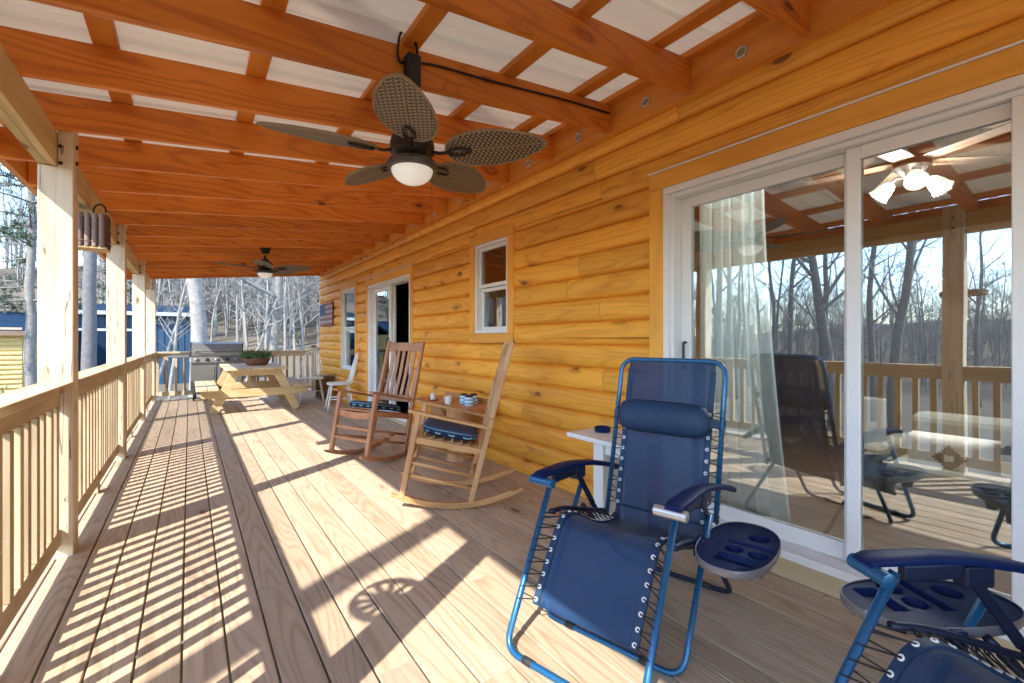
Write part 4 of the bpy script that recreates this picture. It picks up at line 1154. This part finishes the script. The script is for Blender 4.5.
il = bpy.data.lights.new('indoor_fan_lamp', 'POINT'); il.energy = 48.; il.color = (1., .95, .88); il.shadow_soft_size = .02
ilo = bpy.data.objects.new('indoor_fan_lamp', il); COL.objects.link(ilo); ilo.location = (3.78, .90, 2.195)
t = thing('armchair', 'dark grey armchair inside the room behind the right glass panel', 'armchair', (3.85, .68, .061), R(-90))
mb = MB(); mb.box(-.30, .30, -.32, .30, .10, .36); mb.build('seat', M['sofa'], t, bevel=.05, seg=3)
mb = MB(); mb.box(-.30, .30, .20, .40, .36, .62); mb.build('backrest', M['sofa'], t, bevel=.06, seg=3)
for sg in (-1, 1):
    mb = MB(); mb.box(sg * .37 - .065, sg * .37 + .065, -.34, .38, .05, .44); mb.build('arm', M['sofa'], t, bevel=.04, seg=3)
    for y in (-.26, .3):
        mb = MB(); mb.box(sg * .33 - .02, sg * .33 + .02, y - .02, y + .02, .0, .10); mb.build('leg', M['oldwood'], t)
t = thing('throw_pillow', 'white woven pillow with a black stepped diamond, on the indoor armchair', 'pillow', (3.66, .69, .485), R(-90))
rows = []
for k in np.linspace(-1, 1, 15):
    row = []
    for a in np.linspace(-1, 1, 15):
        th = .055 * (max(0, 1 - k ** 4) * max(0, 1 - a ** 4)) ** .5; row.append((a * .20, -th, k * .13))
    rows.append(row)
mb = MB(); mb.grid(rows); rows2 = [[(x, -y * .6, z) for x, y, z in r_] for r_ in rows]; mb.grid(rows2); pl_ = mb.build('cover', M['rug_white'], t, smooth=True)
mb = MB(); st = .0135
for i in range(-5, 6):
    hgt = (5.5 - abs(i)) * st
    if abs(i) == 2: mb.cur = 0
    for s0, s1 in (((-hgt), (hgt)),) if abs(i) > 1 else ((-hgt, -.018), (.018, hgt)):
        mb.box(i * st - st / 2, i * st + st / 2, -.0605, -.0585, s0, s1)
mb.build('diamond_pattern', M['ink'], pl_)
t = thing('table_lamp', 'white cylinder table lamp inside the room, left of the patterned pillow', 'lamp', (3.75, 1.12, .061))
mb = MB(); mb.lathe([(.15, 0), (.15, .02), (.03, .03), (.025, .36), (.02, .40)], (0, 0, 0), 24); mb.build('stand', M['oldwood'], t, smooth='auto')
mb = MB(); mb.lathe([(.095, .40), (.095, .72), (.092, .72), (.092, .40)], (0, 0, 0), 28, cap=False); mb.build('lamp_shade', M['lamp_shade_cloth'], t, smooth='auto')

# ------------------------------------------------------------------ tray feeder outside the post beside the viewer (its shadow falls on the boards)
t = thing('bird_feeder', 'round wire and slat tray feeder on a bracket outside the post beside the viewer', 'bird feeder', (-.86, 1.02, 1.60))
RR = .155
mb = MB(); mb.lathe([(RR, -.022), (RR + .006, -.02), (RR + .006, .022), (RR, .024), (RR - .006, .022), (RR - .006, -.02)], (0, 0, 0), 40, cap=False); mb.build('rim', M['oldwood'], t, smooth='auto')
mb = MB()
for k in range(12):
    a = 2 * math.pi * k / 12; ca, sa = math.cos(a), math.sin(a); p, q = Vector((.03 * ca, .03 * sa, -.012)), Vector(((RR - .006) * ca, (RR - .006) * sa, -.012))
    mb.bar(p, q, .030, .008)
mb.lathe([(.034, -.018), (.034, -.004)], (0, 0, 0), 16); mb.build('tray_slats', M['oldwood'], t)
mb = MB(); mb.tube(fillet([(.10, .0, -.028), (.16, .0, -.03), (.202, .0, -.03), (.202, .0, -.12)], .02), .008, 8); mb.build('bracket', M['dark_metal'], t, smooth=True)

# ================================================================== OUTDOORS
# neighbouring cabin and blue shed
def neighbour():
    x0, x1, y0, y1, zb, ze = -14.5, -5.75, 27.6, 34., -1.7, 1.52
    t = thing('neighbor_cabin', 'yellow log cabin with a dark blue roof beyond the left railing', 'cabin', (-10, 27.6, -1.5))
    B = (-10, 27.6, -1.5)
    mb = CB(B); h = .20; z = zb
    while z < ze - .01:
        prof = [(y0, z + .012)] + [(y0 - .05 * math.sin(math.pi * u), z + .012 + (h - .024) * u) for u in np.linspace(.1, .9, 5)] + [(y0, z + h - .012)]
        rows = [[(x, a, b) for a, b in prof] for x in (x0, x1)]; mb.grid(rows); z += h
    mb.build('log_wall', M['yellow_log'], t, smooth='auto')
    mb = CB(B); mb.box(x0, x1, y0 + .01, y1, zb, ze); mb.build('wall_core', M['yellow_log'], t)
    for k in range(18):
        pass
    mb = CB(B); mb.prism([(y0 - .35, ze - .12), (y0 - .35, ze + .02), ((y0 + y1) / 2, ze + .95), (y1 + .6, ze + .02), (y1 + .6, ze - .12), ((y0 + y1) / 2, ze + .80)], 'X', x0 - .5, x1 + .5); mb.build('roof', M['blue_roof'], t)
    mb = CB(B); mb.box(x0 - .5, x1 + .5, y0 - .40, y0 - .352, ze - .16, ze + .03); mb.build('eave_board', M['oldwood'], t)
    for wx, wz in ((-7.15, -.95), (-9.6, -.95), (-12, -.95), (-7.3, .62)):
        mb = CB(B); W_, H_ = .42, .48
        mb.box(wx - W_ - .08, wx - W_, y0 - .09, y0 - .03, wz - H_ - .08, wz + H_ + .08); mb.box(wx + W_, wx + W_ + .08, y0 - .09, y0 - .03, wz - H_ - .08, wz + H_ + .08)
        mb.box(wx - W_, wx + W_, y0 - .09, y0 - .03, wz + H_, wz + H_ + .08); mb.box(wx - W_, wx + W_, y0 - .09, y0 - .03, wz - H_ - .08, wz - H_); mb.box(wx - W_, wx + W_, y0 - .085, y0 - .035, wz - .03, wz + .03)
        f_ = mb.build('window', M['vinyl'], t)
        mb = CB(B); mb.box(wx - W_, wx + W_, y0 - .065, y0 - .055, wz - H_, wz + H_); mb.build('pane', M['dark_glass'], f_)
    # shrubs along its base
    for k in range(7):
        sx = -6.2 - k * 1.1 + rnd.uniform(-.3, .3); s = thing('shrub', ['low green shrub at the right end of the yellow cabin', 'low green shrub in front of the yellow cabin'][k > 0], 'shrub', (sx, 26.6 + rnd.uniform(-.3, .3), ground_z(sx, 26.6)), 0, 'shrubs in front of the yellow cabin')
        mb = MB(); rr = random.Random(k)
        for j in range(260):
            p = Vector((rr.gauss(0, .33), rr.gauss(0, .33), abs(rr.gauss(0, .33)) + .05)); d = Vector((rr.uniform(-1, 1), rr.uniform(-1, 1), rr.uniform(-.3, 1))).normalized() * .12; e = d.cross(Vector((rr.random(), 1, rr.random()))).normalized() * .05
            mb.add([p, p + d * .5 + e, p + d, p + d * .5 - e], [(0, 1, 2, 3)])
        mb.build('foliage', M['shrub_leaf'], s)
M['dark_glass'] = plain('dark_window_glass', (.03, .045, .06), .08, var=.0); M['shrub_leaf'] = plain('mixed_shrub_leaf', (.12, .17, .06), .7, var=.3, scale=3, c2=(.16, .10, .05))
neighbour()
def shed():
    x0, x1, y0, y1, zb, ze = -5.3, .25, 31.5, 37., -1.5, 2.55
    t = thing('metal_shed', 'blue ribbed metal shed behind the trees past the far railing', 'shed', (-2.2, 31.5, -1.4)); B = (-2.2, 31.5, -1.4)
    prof = []; x = x0
    while x < x1:
        for dx, dy in ((0, 0), (.20, 0), (.22, -.035), (.26, -.035), (.28, 0)): prof.append((x + dx, y0 + dy))
        x += .30
    mb = CB(B); mb.grid([[(a, b, z) for a, b in prof] for z in (zb, ze)]); mb.build('ribbed_wall', M['blue_metal'], t)
    mb = CB(B); mb.box(x0, x1, y0 + .02, y1, zb, ze - .02); mb.build('wall_core', M['blue_metal'], t)
    mb = CB(B); mb.prism([(y0 - .4, ze - .02), (y0 - .4, ze + .12), (y1 + .3, ze + .85), (y1 + .3, ze + .7)], 'X', x0 - .3, x1 + .4); mb.build('roof', M['blue_roof'], t)
    mb = CB(B); mb.box(x0 - .3, x1 + .4, y0 - .44, y0 - .402, ze - .06, ze + .13); mb.build('fascia', M['silver'], t)
    mb = CB(B); mb.box(x0 + .6, x0 + 3.0, y0 - .06, y0 - .037, zb + .2, ze - .9); d = mb.build('door', M['blue_roof'], t)
    mb = CB(B); mb.box(x0 + .5, x0 + 3.1, y0 - .07, y0 - .0365, ze - .899, ze - .78); mb.build('door_track', M['silver'], d)
shed()

# ------------------------------------------------------------------ trees
def grow(seed, H, r0, clear=.35, spread=.55, levels=3, nb=13, sides=(9, 6, 4, 3), lean=0., twig_r=.0045, wig=.5):
    """bare hardwood: list of tubes (trunk list, limb list)"""
    rr = random.Random(seed); trunk, limbs = [], []
    def stem(p, d, L, r, lv):
        n = max(3, int(L / (.5 if lv == 0 else .28)) + 1); n = min(n, 22 if lv == 0 else 9)
        pts = [p]; rs = [r]; q = Vector(p); dd = Vector(d)
        for i in range(1, n + 1):
            u = i / n
            dd = (dd + Vector((rr.gauss(0, 1), rr.gauss(0, 1), rr.gauss(0, .6))) * (.035 if lv == 0 else .12 * wig) + Vector((0, 0, .03 if lv else 0))).normalized()
            q = q + dd * (L / n); pts.append(q.copy()); rs.append(max(twig_r, r * (1 - u * (.82 if lv == 0 else .9)) ** .9))
        (trunk if lv == 0 else limbs).append((pts, rs, sides[min(lv, 3)]))
        if lv >= levels: return
        k = nb if lv == 0 else rr.randint(4, 6) if lv == 1 else rr.randint(3, 5)
        for j in range(k):
            u = (clear + (1 - clear) * (j + rr.random()) / k) if lv == 0 else .2 + .8 * (j + rr.random()) / k
            u = min(u, .98); i = min(int(u * n), n - 1); b = pts[i].lerp(pts[i + 1], u * n - i); rb = rs[i]
            t = (pts[i + 1] - pts[i]).normalized(); a = rr.uniform(0, 6.283)
            side = t.orthogonal().normalized(); side = Matrix.Rotation(a, 3, t) @ side
            nd = (t * rr.uniform(.35, .85) + side * rr.uniform(.6, 1.0) * (1 if lv else spread * 1.6)).normalized()
            LL = (L * (.36 if lv == 0 else .52) * rr.uniform(.55, 1.1)) * ((1.15 - .7 * u) if lv == 0 else (1.1 - .5 * u))
            stem(b, nd, LL, max(twig_r, rb * rr.uniform(.35, .55)), lv + 1)
    stem(Vector((0, 0, -.3)), Vector((lean, lean * .3, 1)).normalized(), H, r0, 0)
    return trunk, limbs
def mb_of(tubes):
    mb = MB()
    for pts, rs, n in tubes: mb.tube(pts, rs, n)
    return mb
def make_tree(label, loc, seed, H, r0, mat='trunk', group='bare winter trees around the porch', rz=0., name='bare_tree', **kw):
    t = thing(name, label, 'tree', loc, rz, group); tr, li = grow(seed, H, r0, **kw)
    mb_of(tr).build('trunk', M[mat], t, smooth=True)
    mb_of(li).build('crown', M['twig'] if mat != 'trunk_pale' else M['trunk_pale'], t, smooth=True)
    return t
def at(px, zc):
    x, y = along(px, zc); return (x, y, ground_z(x, y))
def make_pine(label, loc, seed, H, r0, first=.3, group='pines beyond the left railing'):
    t = thing('pine_tree', label, 'tree', loc, 0, group); rr = random.Random(seed)
    mb = MB(); pts = [(rr.gauss(0, .03), rr.gauss(0, .03), -.3 + (H + .3) * u) for u in np.linspace(0, 1, 14)]
    mb.tube(pts, [max(.02, r0 * (1 - .9 * u)) for u in np.linspace(0, 1, 14)], 12); mb.build('trunk', M['trunk'], t, smooth=True)
    mbr, mn = MB(), MB()
    z = H * first
    while z < H * .97:
        u = z / H
        for k in range(rr.randint(2, 4)):
            a = rr.uniform(0, 6.28); L = (1.15 - u) * H * .24 * rr.uniform(.6, 1.1) + .3
            b = Vector((0, 0, z)); d = Vector((math.cos(a), math.sin(a), rr.uniform(-.15, .25)))
            bp = [b + d * (L * s) + Vector((0, 0, -.12 * L * s * s)) for s in np.linspace(0, 1, 6)]
            mbr.tube(bp, [.035 * (1 - u * .6) * (1 - .8 * s) + .006 for s in np.linspace(0, 1, 6)], 5)
            for s in np.linspace(.3, 1, max(3, int(L * 6))):
                c = b + d * (L * s) + Vector((0, 0, -.12 * L * s * s)) + Vector((rr.gauss(0, .14), rr.gauss(0, .14), rr.gauss(0, .08)))
                for q in range(16):
                    dn = Vector((rr.gauss(0, 1), rr.gauss(0, 1), rr.gauss(.25, .8))).normalized() * rr.uniform(.16, .28); e = dn.cross(Vector((rr.random() - .5, rr.random() - .5, 1))).normalized() * .011
                    mn.add([c - e, c + e, c + dn], [(0, 1, 2)])
        z += rr.uniform(.25, .5) * H / 14
    c = mbr.build('limbs', M['trunk'], t, smooth=True); mn.build('needles', M['needles'], t)
    return t

# the trees one can tell apart
make_pine('tall pine with green needle tufts beside the left edge of the nearest sunlit post', at(31, 15.5), 11, 15., .17, .26)
make_pine('younger pine in front of the yellow cabin at the left edge', at(4, 21), 12, 5.6, .11, .42)
make_tree('dark straight trunk seen between the nearest post and the second post', at(87, 13.5), 21, 16., .20, mat='dark_bark', clear=.5, name='bare_tree')
make_tree('thick pale trunk standing just behind the grill', at(197, 15.5), 22, 18., .27, mat='trunk_pale', clear=.45)
make_tree('grey trunk to the right behind the planter, under the far fan', at(270, 23), 23, 16., .24, clear=.3)
make_tree('slender pale sapling in front of the blue shed', at(171, 17), 24, 7., .07, mat='trunk_pale', clear=.25, lean=-.06)
make_tree('thin forked tree leaning right between the grill and the planter', at(243, 21), 25, 8., .09, clear=.3, lean=.3)
make_tree('thin leaning tree in front of the shed at the left of the corner post', at(150, 20), 26, 8., .08, mat='trunk_pale', clear=.3, lean=.25)
make_tree('broken dead snag between the planter and the far trunk', at(240, 26), 27, 5.4, .14, clear=.6, nb=4)
make_tree('tall straight tree beyond the railing whose trunk shades the boards', (-4.2, -.62 + .0, ground_z(-4.2, -.6)), 31, 19., .135, clear=.62, nb=10)
make_tree('forked tree beyond the railing, mirrored in the near glass door', (-13.2, 6.4, ground_z(-13.2, 6.4)), 32, 13., .20, clear=.28, lean=.05)
make_tree('leaning tree beyond the railing, mirrored in the near glass door', (-15., 5.2, ground_z(-15, 5.2)), 33, 12., .17, clear=.3, lean=.22)
protos = [make_tree('bare grey tree in the winter wood, first of its kind', (-19., 9., ground_z(-19, 9)), 41, 13., .17, clear=.25),
          make_tree('bare grey tree in the winter wood with a crooked crown', (-16.5, 12.5, ground_z(-16.5, 12.5)), 42, 15., .20, clear=.3, wig=.9),
          make_tree('slim bare grey tree in the winter wood', (-21., 14., ground_z(-21, 14)), 43, 12., .12, clear=.2, nb=15)]
for p_, lb in zip(protos, ('bare grey tree in the winter wood left of the porch', 'bare crooked tree in the winter wood', 'slim bare tree in the winter wood')): p_['label'] = lb; p_['group'] = 'winter wood trees ' + lb.split()[1]
rr = random.Random(99); n = 0
spots = []
for k in range(2000):
    if len(spots) >= 95: break
    if rr.random() < .84: x, y = rr.uniform(-30, 34), rr.uniform(39, 66)
    else: x, y = rr.uniform(-38, -9), rr.uniform(6, 26)
    if x > -9 and y < 39: continue
    if y < 12.5 + .62 * x + 3.5: continue
    if -16 < x < 2.5 and 25 < y < 39: continue
    if y > 36 and x < -.10 * y - 1.: continue
    if any((x - a) ** 2 + (y - b) ** 2 < 2.2 for a, b in spots): continue
    spots.append((x, y))
for i, (x, y) in enumerate(spots):
    dup(protos[i % 3], (x, y, ground_z(x, y)), rr.uniform(0, 6.28), scale=rr.uniform(.75, 1.15))

# the wood behind, one mass of thin trees too many to count
def far_woods():
    V, F3 = [], []; base = 0; var = []
    for sd in range(5):
        tr, li = grow(200 + sd, 11., .10, clear=.15, levels=2, nb=20, sides=(4, 3, 3, 3), twig_r=.012, wig=.8)
        mb = mb_of(tr + li); var.append((np.array([tuple(p) for p in mb.v]), [f for f in mb.f if len(f) <= 4]))
    rr = random.Random(5); loops = []; sizes = []; off = 0; allv = []
    quads = []
    for v, fs in var: quads.append((np.array([i for f in fs for i in f]), np.array([len(f) for f in fs])))
    place = []
    while len(place) < 1250:
        q = rr.random()
        if q < .76: x, y = rr.uniform(-40, 40), 38 + 46 * rr.random() ** 1.3
        elif q < .92: x, y = rr.uniform(-95, -48), rr.uniform(2, 60)
        else: x, y = rr.uniform(-160, -80), rr.uniform(-30, 70)
        if y < 14 + .62 * x + 2: continue
        if -16 < x < 3 and y < 40: continue
        if y > 30 and x < -.10 * y - 1. and x > -.5 * y and (y < 60 or rr.random() < .4): continue
        place.append((x, y))
    for x, y in place:
        k = rr.randrange(5); v = var[k][0]; a = rr.uniform(0, 6.28); s = rr.uniform(.7, 1.25); ca, sa = math.cos(a), math.sin(a)
        p = np.stack([(v[:, 0] * ca - v[:, 1] * sa) * s + x, (v[:, 0] * sa + v[:, 1] * ca) * s + y, v[:, 2] * s + ground_z(x, y)], 1)
        allv.append(p); loops.append(quads[k][0] + off); sizes.append(quads[k][1]); off += len(v)
    co = np.concatenate(allv).astype(np.float32); lp = np.concatenate(loops).astype(np.int32); sz = np.concatenate(sizes).astype(np.int32)
    me = bpy.data.meshes.new('far_woods'); me.vertices.add(len(co)); me.vertices.foreach_set('co', co.ravel())
    me.loops.add(len(lp)); me.loops.foreach_set('vertex_index', lp); me.polygons.add(len(sz))
    me.polygons.foreach_set('loop_start', np.concatenate([[0], np.cumsum(sz)[:-1]]).astype(np.int32)); me.polygons.foreach_set('loop_total', sz)
    me.materials.append(M['twig']); me.update(calc_edges=True); me.validate()
    o = bpy.data.objects.new('far_woods', me); COL.objects.link(o)
    tag(o, 'pale bare winter woods on the far slopes', 'woods', kind='stuff')
far_woods()
